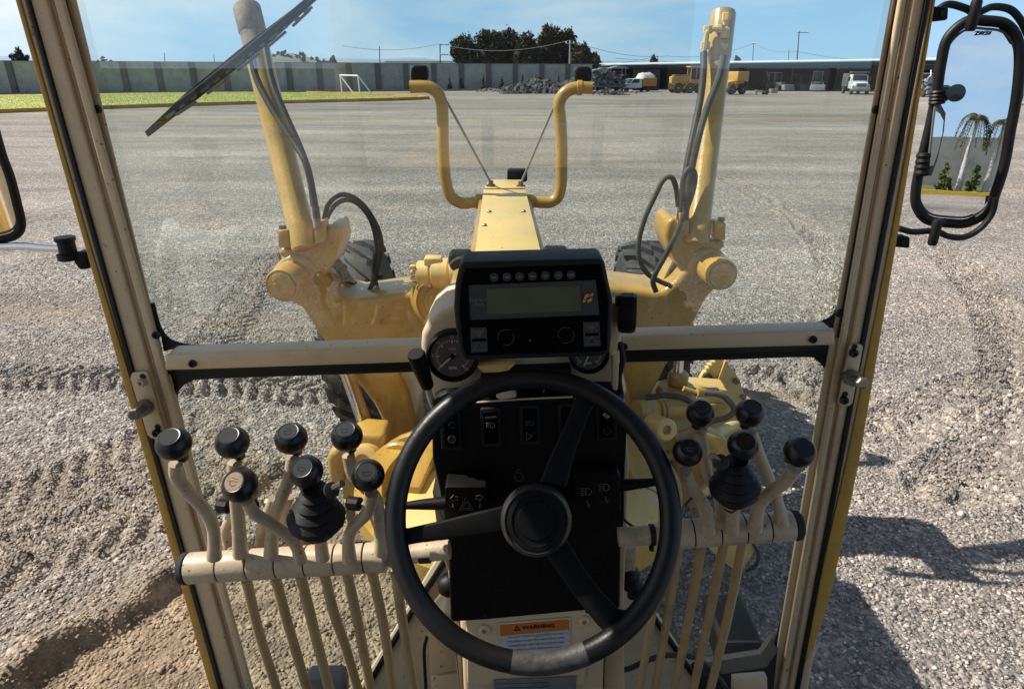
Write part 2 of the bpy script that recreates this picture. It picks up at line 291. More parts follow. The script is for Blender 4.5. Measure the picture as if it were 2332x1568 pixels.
class MB:                                            # mesh collector in world coordinates
    def __init__(s): s.v = []; s.f = []
    def add(s, v, f):
        n = len(s.v); s.v += [Vector(a) for a in v]; s.f += [tuple(i+n for i in q) for q in f]; return s
    def build(s, *a, **k): return build(a[0], s.v, s.f, *a[1:], **k)
def boxg(c, size, rot=None):
    c = Vector(c); h = Vector(size)/2; R = rot or Matrix.Identity(3)
    v = [c+R@Vector((x*h.x, y*h.y, z*h.z)) for x in (-1,1) for y in (-1,1) for z in (-1,1)]
    return v, [(0,1,3,2),(4,6,7,5),(0,4,5,1),(2,3,7,6),(0,2,6,4),(1,5,7,3)]
def barg(a, b, wx, wz, up=(0,0,1)):                  # box section bar from a to b
    a, b = Vector(a), Vector(b); d = (b-a).normalized(); u = Vector(up); s = d.cross(u)
    if s.length < 1e-4: s = d.cross(Vector((0,1,0)))
    s.normalize(); u = s.cross(d).normalized()
    v = [p+s*i*wx/2+u*j*wz/2 for p in (a,b) for i,j in ((-1,-1),(1,-1),(1,1),(-1,1))]
    return v, [(3,2,1,0),(4,5,6,7),(0,1,5,4),(1,2,6,5),(2,3,7,6),(3,0,4,7)]
def prismg(front, vec):
    n = len(front); front = [Vector(p) for p in front]; vec = Vector(vec)
    v = front+[p+vec for p in front]
    return v, [tuple(range(n)), tuple(range(2*n-1, n-1, -1))]+[(i, (i+1)%n, n+(i+1)%n, n+i) for i in range(n)]
def cat_rom(pts, n=8, closed=False):
    pts = [Vector(p) for p in pts]; out = []; m = len(pts)
    if m < 3: return pts
    for i in range(m if closed else m-1):
        p0 = pts[(i-1)%m] if (closed or i > 0) else pts[0]*2-pts[1]
        p1, p2 = pts[i], pts[(i+1)%m]
        p3 = pts[(i+2)%m] if (closed or i < m-2) else pts[-1]*2-pts[-2]
        for k in range(n):
            t = k/n; out.append(.5*((2*p1)+(-p0+p2)*t+(2*p0-5*p1+4*p2-p3)*t*t+(-p0+3*p1-3*p2+p3)*t**3))
    if not closed: out.append(pts[-1])
    return out
def tubeg(path, r, sides=12, closed=False, caps=True):
    path = [Vector(p) for p in path]; n = len(path)
    rs = r if isinstance(r, (list, tuple)) else [r]*n
    v = []; f = []; prev = None
    for i, p in enumerate(path):
        if closed: d = path[(i+1)%n]-path[i-1]
        else: d = path[min(i+1,n-1)]-path[max(i-1,0)]
        d.normalize()
        if prev is None:
            s = d.cross(Vector((0,0,1)))
            if s.length < .1: s = d.cross(Vector((1,0,0)))
            s.normalize()
        else: s = (prev-d*prev.dot(d)).normalized()
        prev = s; u = d.cross(s)
        for k in range(sides):
            a = 2*math.pi*k/sides; v.append(p+(s*math.cos(a)+u*math.sin(a))*rs[i])
    for i in range(n if closed else n-1):
        j = (i+1)%n
        for k in range(sides):
            l = (k+1)%sides; f.append((i*sides+k, i*sides+l, j*sides+l, j*sides+k))
    if caps and not closed:
        f.append(tuple(range(sides-1,-1,-1))); f.append(tuple((n-1)*sides+k for k in range(sides)))
    return v, f
def frame(axis):
    d = Vector(axis).normalized(); s = d.cross(Vector((0,0,1)))
    if s.length < .05: s = d.cross(Vector((1,0,0)))
    s.normalize(); return s, d.cross(s), d
def latheg(c, axis, prof, sides=28):                 # prof: (radius, along)
    c = Vector(c); s, u, d = frame(axis); v = []; f = []
    for r, h in prof:
        for k in range(sides):
            a = 2*math.pi*k/sides; v.append(c+d*h+(s*math.cos(a)+u*math.sin(a))*max(r,1e-4))
    for i in range(len(prof)-1):
        for k in range(sides):
            l = (k+1)%sides; f.append((i*sides+k, i*sides+l, (i+1)*sides+l, (i+1)*sides+k))
    f.append(tuple(range(sides-1,-1,-1))); f.append(tuple((len(prof)-1)*sides+k for k in range(sides)))
    return v, f
def plate(name, px, Y, depth, m, parent, bevel=.003, **k):
    Ys = Y if isinstance(Y, (list, tuple)) else [Y]*len(px)
    v, f = prismg([P(x, y, q) for (x, y), q in zip(px, Ys)], (0, depth, 0))
    return build(name, v, f, m, parent, bevel=bevel, **k)
def tube(name, pts, r, m, parent, sides=12, n=8, closed=False, **k):
    path = cat_rom(pts, n, closed) if len(pts) > 2 else [Vector(p) for p in pts]
    v, f = tubeg(path, r, sides, closed); return build(name, v, f, m, parent, **k)
def pxtube(name, px, Y, rpx, m, parent, **k):
    Ys = Y if isinstance(Y, (list, tuple)) else [Y]*len(px)
    pts = [P(x, y, q) for (x, y), q in zip(px, Ys)]
    return tube(name, pts, M(rpx, px[0][1], Ys[0]), m, parent, **k)
def copy_tree(o, parent=None):
    c = o.copy(); col.objects.link(c); c.parent = parent; WORG[c.name] = org(o)
    for ch in list(o.children): copy_tree(ch, c)
    return c
def text_mesh(s, size, thick=0.0, font_shear=0, bold=0):
    cu = bpy.data.curves.new('t', 'FONT'); cu.body = s; cu.size = size; cu.align_x = 'CENTER'; cu.align_y = 'CENTER'; cu.extrude = thick; cu.shear = font_shear; cu.offset = bold
    cu.resolution_u = 3
    o = bpy.data.objects.new('t', cu); col.objects.link(o)
    dg = bpy.context.evaluated_depsgraph_get(); me = bpy.data.meshes.new_from_object(o.evaluated_get(dg))
    bpy.data.objects.remove(o); bpy.data.curves.remove(cu); return me
def text_on(name, s, size, c, xax, yax, m, parent, **k):
    me = text_mesh(s, size, **k); me.name = name; me.materials.clear(); me.materials.append(m)
    xax = Vector(xax).normalized(); zax = xax.cross(Vector(yax)).normalized(); yax = zax.cross(xax)
    R = Matrix((xax, yax, zax)).transposed().to_4x4(); me.transform(R)
    return link(name, me, c, parent)
# ================================================================== GROUND
def pxl(*pts): return [G(x, y).xy for x, y in pts]
TR = [  # (polyline, half width, lug depth, period)
 (pxl((-300,858),(0,862),(300,862),(440,870),(600,880),(740,900)), .26, .030, .17),
 (pxl((1650,405),(1690,425),(1760,465),(1830,510),(1880,560),(1905,620),(1900,700),(1870,790),(1840,870)), .26, .028, .16),
 (pxl((2110,545),(2200,620),(2260,690),(2300,780),(2312,880),(2290,970),(2240,1050),(2170,1120)), .30, .026, .16),
 (pxl((625,590),(590,640),(560,690),(520,745),(480,800)), .30, .028, .17),
 (pxl((-200,1235),(0,1165),(180,1090),(330,1020),(470,960)), .34, .026, .19),
 (pxl((-200,1370),(0,1290),(200,1215),(400,1140),(560,1090)), .34, .030, .19),
 (pxl((1640,875),(1720,862),(1800,868),(1880,900),(1960,960)), .26, .022, .15),
 (pxl((2000,1000),(2120,930),(2250,880),(2400,860)), .28, .016, .18)]
CUT = pxl((-60,1640),(50,1509),(150,1440),(270,1395),(330,1350),(400,1300),(470,1270),(560,1240))
def polydist(X, Y, pl):
    best = np.full(X.shape, 1e9); side = np.zeros(X.shape); arc = np.zeros(X.shape); s0 = 0
    for (a, b) in zip(pl[:-1], pl[1:]):
        dx, dy = b[0]-a[0], b[1]-a[1]; l = math.hypot(dx, dy)
        t = np.clip(((X-a[0])*dx+(Y-a[1])*dy)/(l*l), 0, 1)
        ex, ey = X-(a[0]+t*dx), Y-(a[1]+t*dy); d = np.hypot(ex, ey)
        sg = np.sign(dx*ey-dy*ex); m = d < best
        best = np.where(m, d, best); side = np.where(m, sg, side); arc = np.where(m, s0+t*l, arc); s0 += l
    return best, side, arc
def vnoise(X, Y, s, seed):
    r = np.random.default_rng(seed); T = r.random((256, 256))
    x, y = X*s+100, Y*s+100; xi, yi = np.floor(x).astype(int), np.floor(y).astype(int); fx, fy = x-xi, y-yi
    fx = fx*fx*(3-2*fx); fy = fy*fy*(3-2*fy); g = lambda a, b: T[a % 256, b % 256]
    return (g(xi,yi)*(1-fx)+g(xi+1,yi)*fx)*(1-fy)+(g(xi,yi+1)*(1-fx)+g(xi+1,yi+1)*fx)*fy-.5
def ground(X, Y):
    Z = vnoise(X, Y, .5, 1)*.03+vnoise(X, Y, 1.7, 2)*.016+vnoise(X, Y, 6, 3)*.010+vnoise(X, Y, 15, 4)*.010
    far = np.clip((np.hypot(X, Y)-9)/13, 0, 1); Z = Z*(1-far); S = np.zeros(X.shape)
    for i, (pl, hw, dp, per) in enumerate(TR):
        d, sd, arc = polydist(X, Y, pl); m = np.clip((hw+.06-d)/.08, 0, 1)
        nb = .55+.9*(vnoise(X, Y, 2.2, 20+i)+.5)
        lug = np.clip(np.sin(2*math.pi*(arc+d*.5*np.where(i % 2, 1, -1))/per+sd*math.pi/2)*1.6, -1, 1)
        Z += m*(lug*dp*1.25*nb*(.5+1.0*(vnoise(X, Y, 1.1, 50+i)+.5))-.012)+np.exp(-((d-hw-.05)/.06)**2)*.018*nb
        S = np.maximum(S, m*(.55 if i in (4, 5) else .28))
    d, sd, arc = polydist(X, Y, CUT)
    inn = (sd < 0); near = np.exp(-(d/.10)**2)
    rag = vnoise(X, Y, 7, 31)*.5+vnoise(X, Y, 18, 32)*.5
    Z += np.where(inn, -.10*np.clip(d/.09, 0, 1)+.09*np.clip((d-.25)/.8, 0, 1), 0)+near*(.035+.09*rag)
    Z += np.where(inn & (d < 1.6), vnoise(X*.6+Y*.8, Y*.6-X*.8, 9, 33)*.03, 0)
    S = np.maximum(S, np.where(inn, np.clip(1.35-d*.35, 0, 1), np.clip(.75-d*.9, 0, 1)))
    lx = np.clip((-1.2-X)/1.2, 0, 1)*np.clip((5.4-Y)/1.2, 0, 1)
    S = np.maximum(S, lx*.38); Z += lx*(vnoise(X, Y, 4, 41)*.018+vnoise(X, Y, 11, 42)*.012+vnoise(X, Y, 24, 43)*.010)
    g = G(1780, 905); dd = np.hypot((X-g.x)/1.1, (Y-g.y)/.3); S = np.maximum(S, np.clip(1.2-dd, 0, .85))
    g = G(60, 715); dd = np.hypot((X-g.x)/2.4, (Y-g.y)/.5); S = np.maximum(S, np.clip(1.1-dd, 0, .6))
    g = G(640, 745); dd = np.hypot((X-g.x)/1.3, (Y-g.y)/.6); S = np.maximum(S, np.clip(1.1-dd, 0, .55))
    return Z, S
def axis_steps(lo, hi, n0, n1, step, grow, maxi):
    a = list(np.arange(n0, n1, step)); s = step; x = n1
    while x < hi: a.append(x); s = min(s*grow, maxi); x += s
    a.append(hi); s = step; x = n0-step; b = []
    while x > lo: b.append(x); s = min(s*grow, maxi); x -= s
    b.append(lo); return np.array(b[::-1]+a)
ax = axis_steps(-900, 900, -5.2, 5.6, .028, 1.035, 60); ay = axis_steps(-300, 1500, 2.2, 8.4, .028, 1.022, 60)
GX, GY = np.meshgrid(ax, ay); GZ, GS = ground(GX, GY)
GZ = np.where(np.hypot(GX, GY) > 45, 0, GZ)
nx, ny = len(ax), len(ay)
co = np.stack([GX, GY, GZ], -1).reshape(-1, 3)
idx = np.arange(nx*ny).reshape(ny, nx); q = np.stack([idx[:-1,:-1], idx[:-1,1:], idx[1:,1:], idx[1:,:-1]], -1).reshape(-1, 4)
me = bpy.data.meshes.new('gravel_ground'); me.vertices.add(len(co)); me.vertices.foreach_set('co', co.ravel())
me.loops.add(q.size); me.loops.foreach_set('vertex_index', q.ravel().astype(np.int32)); me.polygons.add(len(q))
me.polygons.foreach_set('loop_start', np.arange(0, q.size, 4, dtype=np.int32)); me.polygons.foreach_set('loop_total', np.full(len(q), 4, np.int32))
me.update(); me.shade_smooth(); at = me.attributes.new('soil', 'FLOAT', 'POINT'); at.data.foreach_set('value', GS.ravel().astype(np.float32))
me.materials.append(gravelm); o = bpy.data.objects.new('gravel_ground', me); col.objects.link(o); setp(o, kind='structure')
# loose stones, real geometry close to the machine
def stones():
    bm = bmesh.new(); bmesh.ops.create_icosphere(bm, subdivisions=1, radius=1); bv = np.array([v.co[:] for v in bm.verts]); bf = np.array([[v.index for v in f.verts] for f in bm.faces]); bm.free()
    pts = []
    for (y0, y1, x0, x1, dens, smin, smax) in ((2.3,4.6,-4.2,4.6,1900,.005,.014),(4.6,7.5,-6,6.5,900,.006,.014),(7.5,11,-8,9,260,.008,.016),(2.3,8,-5,6,9,.015,.028)):
        n = int((y1-y0)*(x1-x0)*dens); X = RNG.uniform(x0, x1, n); Y = RNG.uniform(y0, y1, n)
        hx = np.abs(X) < (Y*.86+.6); X, Y = X[hx], Y[hx]
        s = smin+(smax-smin)*RNG.random(len(X))**2; pts.append(np.stack([X, Y, s], -1))
    p = np.concatenate(pts); Z, S = ground(p[:,0], p[:,1]); keep = RNG.random(len(p)) > np.clip(S*.8-.1, 0, .5); p = p[keep]; Z = Z[keep]; S = S[keep]
    n = len(p); V = bv[None]*(1+.36*RNG.standard_normal((n, 12, 1))).clip(.55, 1.5)
    sc3 = np.stack([RNG.uniform(.8,1.35,n), RNG.uniform(.7,1.1,n), RNG.uniform(.45,.85,n)], -1); V = V*sc3[:,None]
    a = RNG.uniform(0, 6.28, n); c, s = np.cos(a)[:,None], np.sin(a)[:,None]; x = V[...,0]*c-V[...,1]*s; y = V[...,0]*s+V[...,1]*c
    V = np.stack([x, y, V[...,2]], -1)*p[:,2][:,None,None]; V[...,0] += p[:,0][:,None]; V[...,1] += p[:,1][:,None]; V[...,2] += (Z+p[:,2]*.25)[:,None]
    F = (bf[None]+(np.arange(n)*12)[:,None,None]).reshape(-1, 3)
    me = bpy.data.meshes.new('gravel_stones'); me.vertices.add(n*12); me.vertices.foreach_set('co', V.reshape(-1)); me.loops.add(F.size); me.loops.foreach_set('vertex_index', F.ravel().astype(np.int32))
    me.polygons.add(len(F)); me.polygons.foreach_set('loop_start', np.arange(0, F.size, 3, dtype=np.int32)); me.polygons.foreach_set('loop_total', np.full(len(F), 3, np.int32)); me.update()
    sl = np.repeat(np.clip(S*1.3-.15, 0, 1), 12); at = me.attributes.new('soil', 'FLOAT', 'POINT'); at.data.foreach_set('value', sl.astype(np.float32)); tone = np.repeat(np.clip(RNG.normal(.5, .24, n), 0, 1), 12); at = me.attributes.new('tone', 'FLOAT', 'POINT'); at.data.foreach_set('value', tone.astype(np.float32))
    me.materials.append(stonem); o = bpy.data.objects.new('gravel_stones', me); col.objects.link(o)
    setp(o, 'loose grey and pinkish gravel stones lying on the yard ahead of the machine', 'gravel', kind='stuff')
stones()

# ================================================================== FIELD, KERBS, WALL
def strip(name, pts, z, m, kind='structure'):
    v, f = prismg([Vector((p.x, p.y, z)) for p in pts], (0, 0, -.25)); return setp(build(name, v, f, m, smooth=False), kind=kind)
near = [(-700,285),(-300,270),(0,258),(200,250),(400,243),(600,237),(800,232),(900,229.5),(950,227.5)]
farl = [(975,225.8),(955,223.5),(900,221),(800,217),(700,213.5),(560,211.5),(300,214.5),(0,219),(-300,224),(-700,232)]
fld = [G(x, y) for x, y in near+farl]
strip('grass_field', fld, .16, grassm)
km = MB(); kp = [G(x, y) for x, y in near]+[G(975,226)]+[G(955,223.3),G(900,220.7),G(800,216.8),G(700,213.2)]
for a, b in zip(kp[:-1], kp[1:]): km.add(*barg(Vector((a.x,a.y,.10)), Vector((b.x,b.y,.10)), .34, .40))
setp(km.build('field_kerb', kerb_y, bevel=.02), kind='structure')
# grass blades along the near side of the field
def blades():
    n = 30000; v = []; f = []
    P_ = np.array([(q.x, q.y) for q in fld]); X = RNG.uniform(-62, P_[:,0].max(), n*3); Y = RNG.uniform(P_[:,1].min(), P_[:,1].max(), n*3); ins = np.zeros(n*3, bool)
    for (x1, y1), (x2, y2) in zip(P_, np.roll(P_, -1, 0)): ins ^= ((y1 > Y) != (y2 > Y)) & (X < (x2-x1)*(Y-y1)/(y2-y1+1e-9)+x1)
    X, Y = X[ins][:n], Y[ins][:n]
    for i in range(len(X)):
        x, y = X[i], Y[i]
        h = .02+.035*RNG.random(); s = .05; c = len(v)
        v += [(x-s, y, .155), (x+s, y, .155), (x+RNG.normal(0,.03), y+.02, .16+h)]; f.append((c, c+1, c+2))
    setp(build('grass_blades', v, f, grassm, smooth=False), 'short patchy green and straw grass growing on the sports field', 'grass', kind='stuff')
blades()
wb = [(-900,226),(-400,221.5),(0,216.5),(300,213),(550,210.5),(930,207),(1390,204.5)]
wp = [G(x, y) for x, y in wb]
kb = MB(); 
for a, b in zip(wp[:-1], wp[1:]): kb.add(*barg(a+Vector((0,-1.6,.08)), b+Vector((0,-1.6,.08)), .4, .34))
setp(kb.build('bed_kerb', kerb_o, bevel=.02), kind='structure')
sv = [p+Vector((0,-1.4,.12)) for p in wp]+[p+Vector((0,.3,.12)) for p in wp[::-1]]
setp(build('planting_bed', *prismg(sv, (0,0,-.3)), soil, smooth=False), kind='structure')
wall = thing('perimeter_wall', 'long grey concrete panel wall with darker posts closing the far side of the yard', 'wall', wp[2])
L_ = [0]
for a, b in zip(wp[:-1], wp[1:]): L_.append(L_[-1]+(b-a).length)
def along(s):
    for i in range(len(wp)-1):
        if s <= L_[i+1] or i == len(wp)-2:
            t = (s-L_[i])/(L_[i+1]-L_[i]); return wp[i].lerp(wp[i+1], t)
def wh(x_s): return 4.05-.28*(x_s/L_[-1])
s = 0; step = 4.2; pan_i = 0
cap = MB()
while s+step < L_[-1]:
    a, b = along(s), along(s+step); d = (b-a).normalized(); H = wh(s)
    v, f = barg(a+d*.22+Vector((0,0,H/2)), b-d*.22+Vector((0,0,H/2)), .12, H-.05)
    build('concrete_panel', v, f, concrete, wall, smooth=False)
    v, f = boxg(a+Vector((0,-.06,H/2-.01)), (.80, .34, H)); build('wall_post', v, f, concrete_p, wall, smooth=False)
    cap.add(*barg(a+Vector((0,0,H+.02)), b+Vector((0,0,H+.02)), .22, .07)); s += step; pan_i += 1
cap.build('coping', concrete_p, wall, smooth=False)

# ================================================================== FOLIAGE
def leaves_mesh(name, blobs, n, size, m, parent=None, fall=.35, label=None, droop=0):
    V = np.zeros((n, 4, 3)); tot = sum(b[3]*b[4]*b[5] for b in blobs)**1; k = 0
    ws = np.array([(b[3]*b[5])**1.0 for b in blobs]); ws = ws/ws.sum(); cnt = np.maximum(1, (ws*n).astype(int)); 
    out = []
    for b, c in zip(blobs, cnt):
        # every blob is broken into clumps so the outline is ragged
        nc = max(6, c//22); d = RNG.normal(size=(nc, 3)); d /= np.linalg.norm(d, axis=1)[:,None]; rr = RNG.random(nc)**fall
        cc = d*rr[:,None]*np.array(b[3:6])+np.array(b[:3]); pk = RNG.integers(0, nc, c)
        sp = np.array([min(b[3], b[5])*.16]*3); p = cc[pk]+RNG.normal(size=(c, 3))*sp
        if droop: p[:,2] -= droop*RNG.random(c)**2
        out.append(p)
    p = np.concatenate(out); n = len(p)
    u = RNG.normal(size=(n, 3)); u /= np.linalg.norm(u, axis=1)[:,None]; w_ = np.cross(u, RNG.normal(size=(n, 3))); w_ /= np.linalg.norm(w_, axis=1)[:,None]
    s = size*RNG.uniform(.5, 1.2, n)[:,None]
    V = np.stack([p-u*s, p+w_*s*.5, p+u*s, p-w_*s*.5], 1).reshape(-1, 3); c0 = p.mean(0); V -= c0
    F = np.arange(n*4).reshape(-1, 4); me = bpy.data.meshes.new(name); me.from_pydata(V.tolist(), [], F.tolist()); me.materials.append(m)
    return link(name, me, Vector(c0), parent, label)
def tree(x, ytop, ybase, halfw_px, Y, label, n=3600, leaf=.42, m=leaf_t, trunks=2, cat='tree', group=None, low=.35, name='eucalyptus_tree', lean=0):
    base = P(x, ybase, Y); base.z = 0; top = P(x, ytop, Y).z; hw = M(halfw_px, ytop, Y)
    t = thing(name, label, cat, base, group); H = top
    blobs = []
    for i in range(14):
        a = random.uniform(0, 6.28); r = random.uniform(.25, .68)
        bx, by = base.x+math.cos(a)*hw*r, base.y+math.sin(a)*hw*r*.7; bz = H*random.uniform(low+.12, .82)
        blobs.append((bx, by, bz, hw*random.uniform(.35,.5), hw*.4, H*random.uniform(.12,.2)))
    blobs.append((base.x, base.y, H*.78, hw*.7, hw*.5, H*.22))
    leaves_mesh('crown', blobs, n, leaf, m, t, droop=leaf*2)
    mb = MB()
    for i in range(trunks):
        a = random.uniform(-.5, .5)*hw; q = [base+Vector((a*.4, 0, -.2)), base+Vector((a*.7+random.uniform(-.3,.3), 0, H*.3)), base+Vector((a*1.2, 0, H*.72))]
        mb.add(*tubeg(cat_rom(q, 4), [.34*H/12*(1-.06*j) for j in range(9)], 8))
        for k in range(4):
            z0 = H*random.uniform(.25, .5); e = Vector((random.uniform(-.8,.8)*hw, random.uniform(-.3,.3)*hw, H*random.uniform(.15,.3)))
            st = base+Vector((a*.8, 0, z0)); mb.add(*tubeg([st, st+e*.5+Vector((0,0,.3)), st+e], [.16*H/12, .1*H/12, .05*H/12], 6))
    mb.build('trunk', bark, t); return t
TY = 150
for i, (x, yt, yb, hw, lb) in enumerate([
  (1062,82,150,34,'leftmost tall eucalyptus of the dark clump beyond the wall, drooping outer edge'),
  (1112,66,150,38,'eucalyptus with the widest rounded crown, second from left in the clump beyond the wall'),
  (1158,66,150,38,'brownish eucalyptus, third from left in the clump beyond the wall'),
  (1200,74,150,32,'eucalyptus with bare stems showing sky gaps, just left of the tallest tree'),
  (1252,56,150,36,'tallest eucalyptus of the clump, left of the pale concrete pole'),
  (1290,66,150,28,'narrow dark eucalyptus crown directly behind the pale concrete pole'),
  (1322,98,150,30,'lower round eucalyptus right of the pale concrete pole'),
  (1352,122,150,20,'smallest bushy tree at the right end of the dark clump')]):
    tree(x, yt, yb, hw, TY+(i % 3)*4, lb, n=12000, leaf=.42, low=-.06 if i > 5 else (.30 if i == 3 else (.16 if i == 5 else .0)), group='dark trees beyond the wall', trunks=2 if i != 3 else 4)
for (x, yt, yb, hw, lb, Yv) in [(48,106,140,24,'small dark tree above the wall at the far left edge',120),(757,124,145,13,'small dark tree above the wall right of the scrubby hill',140),(733,131,146,16,'low bushy tree above the wall beside the scrubby hill',140),
   (1488,120,150,9,'slim lone conifer above the shed roof left of the right lift cylinder',190),(1677,122,148,9,'small bushy tree above the shed roof right of the right lift cylinder',190),(240,133,145,24,'low shrubby treetops showing over the wall left of the wiper tip',140)]:
    tree(x, yt, yb, hw, Yv, lb, n=1100, leaf=.42, m=leaf_f, trunks=1, low=.2, name='distant_tree')
def shrub(p, h, r, label, m=leaf_s, n=420, group='conical shrubs along the far wall'):
    t = thing('conical_shrub', label, 'shrub', p, group); b = [(p.x, p.y, h*k, r*(1.05-k), r*(1.05-k), h*.16) for k in (.14,.3,.46,.62,.78,.92)]
    leaves_mesh('foliage', b, n*2, .13, m, t); build('stem', *tubeg([p, p+Vector((0,0,h*.5))], .05, 6), bark, t)
ords = ['first','second','third','fourth','fifth','sixth','seventh','eighth','ninth','tenth','eleventh','twelfth']
for i, (x, h) in enumerate([(892,2.0),(920,1.5),(1024,2.0),(1051,1.9),(1101,2.1),(1143,2.0),(1190,2.2),(1233,2.0),(1272,2.0),(1310,1.9),(1348,1.9)]):
    p = G(x, 206.5); p.z = .1; shrub(p, h, .42, 'small dark conical shrub before the concrete wall, %s from the left of its row' % ords[i])

# ================================================================== HILLS
def ridge(name, pts, Y, depth, m, base=-5):
    top = [P(x, y, Y) for x, y in pts]; v = []; f = []; n = len(top); K = 7
    for k in range(K):
        t = k/(K-1); prof = math.sin(math.pi*t)
        for p in top: v.append((p.x, Y+depth*(t-.5), base+(p.z-base)*prof**.7+ (random.uniform(-.02,.02)*p.z if 0<k<K-1 else 0)))
    for k in range(K-1):
        for i in range(n-1): f.append((k*n+i, k*n+i+1, (k+1)*n+i+1, (k+1)*n+i))
    return setp(build(name, v, f, m, angle=80), kind='structure')
ridge('scrub_hill', [(560,150),(590,138),(612,126),(640,121),(665,120),(690,127),(715,135),(745,143),(780,150)], 420, 130, hillm)
mp_ = [(x, 139-7*math.exp(-((x-940)/60.)**2)-5*math.exp(-((x-700)/260.)**2)-12*math.exp(-((x+20)/130.)**2)-4*math.sin(x/90.)*.5) for x in range(-700, 3000, 45)]
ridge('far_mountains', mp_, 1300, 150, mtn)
hs = []
for (x, y, r) in [(612,127,4),(640,123,6),(664,122,7),(690,129,5)]:
    p = P(x, y, 400); hs.append((p.x, p.y, p.z-1, 8, 6, 2.2))
setp(leaves_mesh('hill_scrub', hs, 900, 1.0, leaf_f), 'scrub and small trees covering the top of the distant hill', 'scrub', kind='stuff')
# pale flat roofs beyond the wall
t = thing('low_warehouse', 'pale flat roofed warehouse just showing over the wall left of the trees', 'building', P(1000,150,200))
v, f = boxg(P(1000,148,200)+Vector((0,8,-1.5)), (30,16,5)); build('wall', v, f, far_l, t, smooth=False)
v, f = boxg(P(1000,143.5,200)+Vector((0,8,0)), (31,17,.5)); build('roof', v, f, shed_r, t, smooth=False)

# ================================================================== POLES AND WIRES
def pole(name, label, x, ytop, Y, r, m, arms=(), lean=0):
    b = P(x, 160, Y); b.z = 0; tp = P(x+lean, ytop, Y); t = thing(name, label, 'pole', b)
    build('shaft', *tubeg([b, tp], [r, r*.6], 8), m, t)
    for (dz, w_, off) in arms:
        c = tp+Vector((off, 0, -dz)); v, f = boxg(c+Vector((0,-.15,0)), (w_, .12, .14)); build('crossarm', v, f, m, t, smooth=False)
        for k in (-.42, 0, .42): build('insulator', *latheg(c+Vector((w_*k, -.15, .05)), (0,0,1), [(.07,0),(.11,.08),(.05,.28)], 8), goalw, t)
    return tp
pA = pole('power_pole', 'wooden power pole with two crossarms beyond the wall left of the trees', 1002, 100, 150, .17, polew, [(.2,2.0,.9),(2.1,1.8,.8)])
pB = pole('power_pole', 'pale concrete power pole standing in front of the dark trees', 1298, 92, 128, .20, polem, [(.5,1.6,0)])
pC = pole('power_pole', 'tall leaning power pole behind the shed right of the lift cylinder', 1816, 72, 160, .18, polew, [(.2,2.4,.8)], lean=4)
pD = pole('utility_pole', 'thin bare pole beyond the wall right of the soccer goal', 864, 105, 150, .13, polew)
pE = pole('utility_pole', 'short thin pole beyond the shed left of the right lift cylinder', 1716, 99, 180, .12, polew, [(.1,.9,0)])
pF = pole('utility_pole', 'short pole rising behind the wall at the right end of the trees', 1498, 128, 160, .12, polew)
pG = pole('utility_pole', 'short thin pole left of the scrubby hill beyond the wall', 487, 126, 160, .12, polew)
pH = pole('utility_pole', 'thin pole beyond the wall beside the wiper blade', 374, 121, 160, .12, polew)
pI = pole('utility_pole', 'small pole behind the shed between the tall leaning pole and the lift cylinder', 1797, 112, 200, .12, polew)
def wire(a, b, sag, label, r=.035):
    pts = [a.lerp(b, i/14)-Vector((0,0,sag*4*(i/14)*(1-i/14))) for i in range(15)]
    setp(build('power_line', *tubeg(pts, r, 5), wirem), label, 'wire')
lowA = Vector((0,0,-2.2))
wire(P(780,104,150), pA, 1, 'upper power line left of the crossarmed wooden pole'); wire(pA, pB, 1.5, 'upper power line crossing the dark trees between two poles'); wire(pA+lowA*1.6, pB+Vector((0,0,-4)), 1.4, 'lower power line crossing the dark trees')
wire(P(600,131,150), pA+lowA*1.6, 1, 'lower power line left of the crossarmed wooden pole')
wire(pB, P(1520,128,160), 1.0, 'power line from the concrete pole toward the shed'); wire(pB+Vector((0,0,-4)), pF, .6, 'low power line from the concrete pole to the short pole')
wire(P(1520,128,160), pE, 1.2, 'power line above the far grader'); wire(pE, pC+Vector((0,0,-4)), .8, 'power line rising to the tall leaning pole')
wire(pC+Vector((0,0,-4)), P(2300,122,160), 2, 'power line right of the tall leaning pole'); wire(P(1400,133,160), P(2300,132,160), 1.5, 'lowest power line running above the shed roof')

# ================================================================== SOCCER GOAL
gb = G(776,217); gY = gb.y
t = thing('soccer_goal', 'white steel soccer goal frame standing at the end of the grass field', 'goal', gb)
pts = {k: None for k in 'abcd'}
A0, A1 = G(779,213.5), P(774.5,171.5,G(779,213.5).y)
B0, B1 = G(820,216), P(815,172.5,G(820,216).y)
C0 = G(848,215.5); D0 = G(806,214)
for nm, a, b in (('post',A0,A1),('post',B0,B1),('crossbar',A1,B1),('back_stay',B1,C0),('back_stay',A1,D0),('ground_bar',C0+Vector((0,0,.06)),D0+Vector((0,0,.06)))):
    build(nm, *tubeg([a, b], .09, 8), goalw, t)

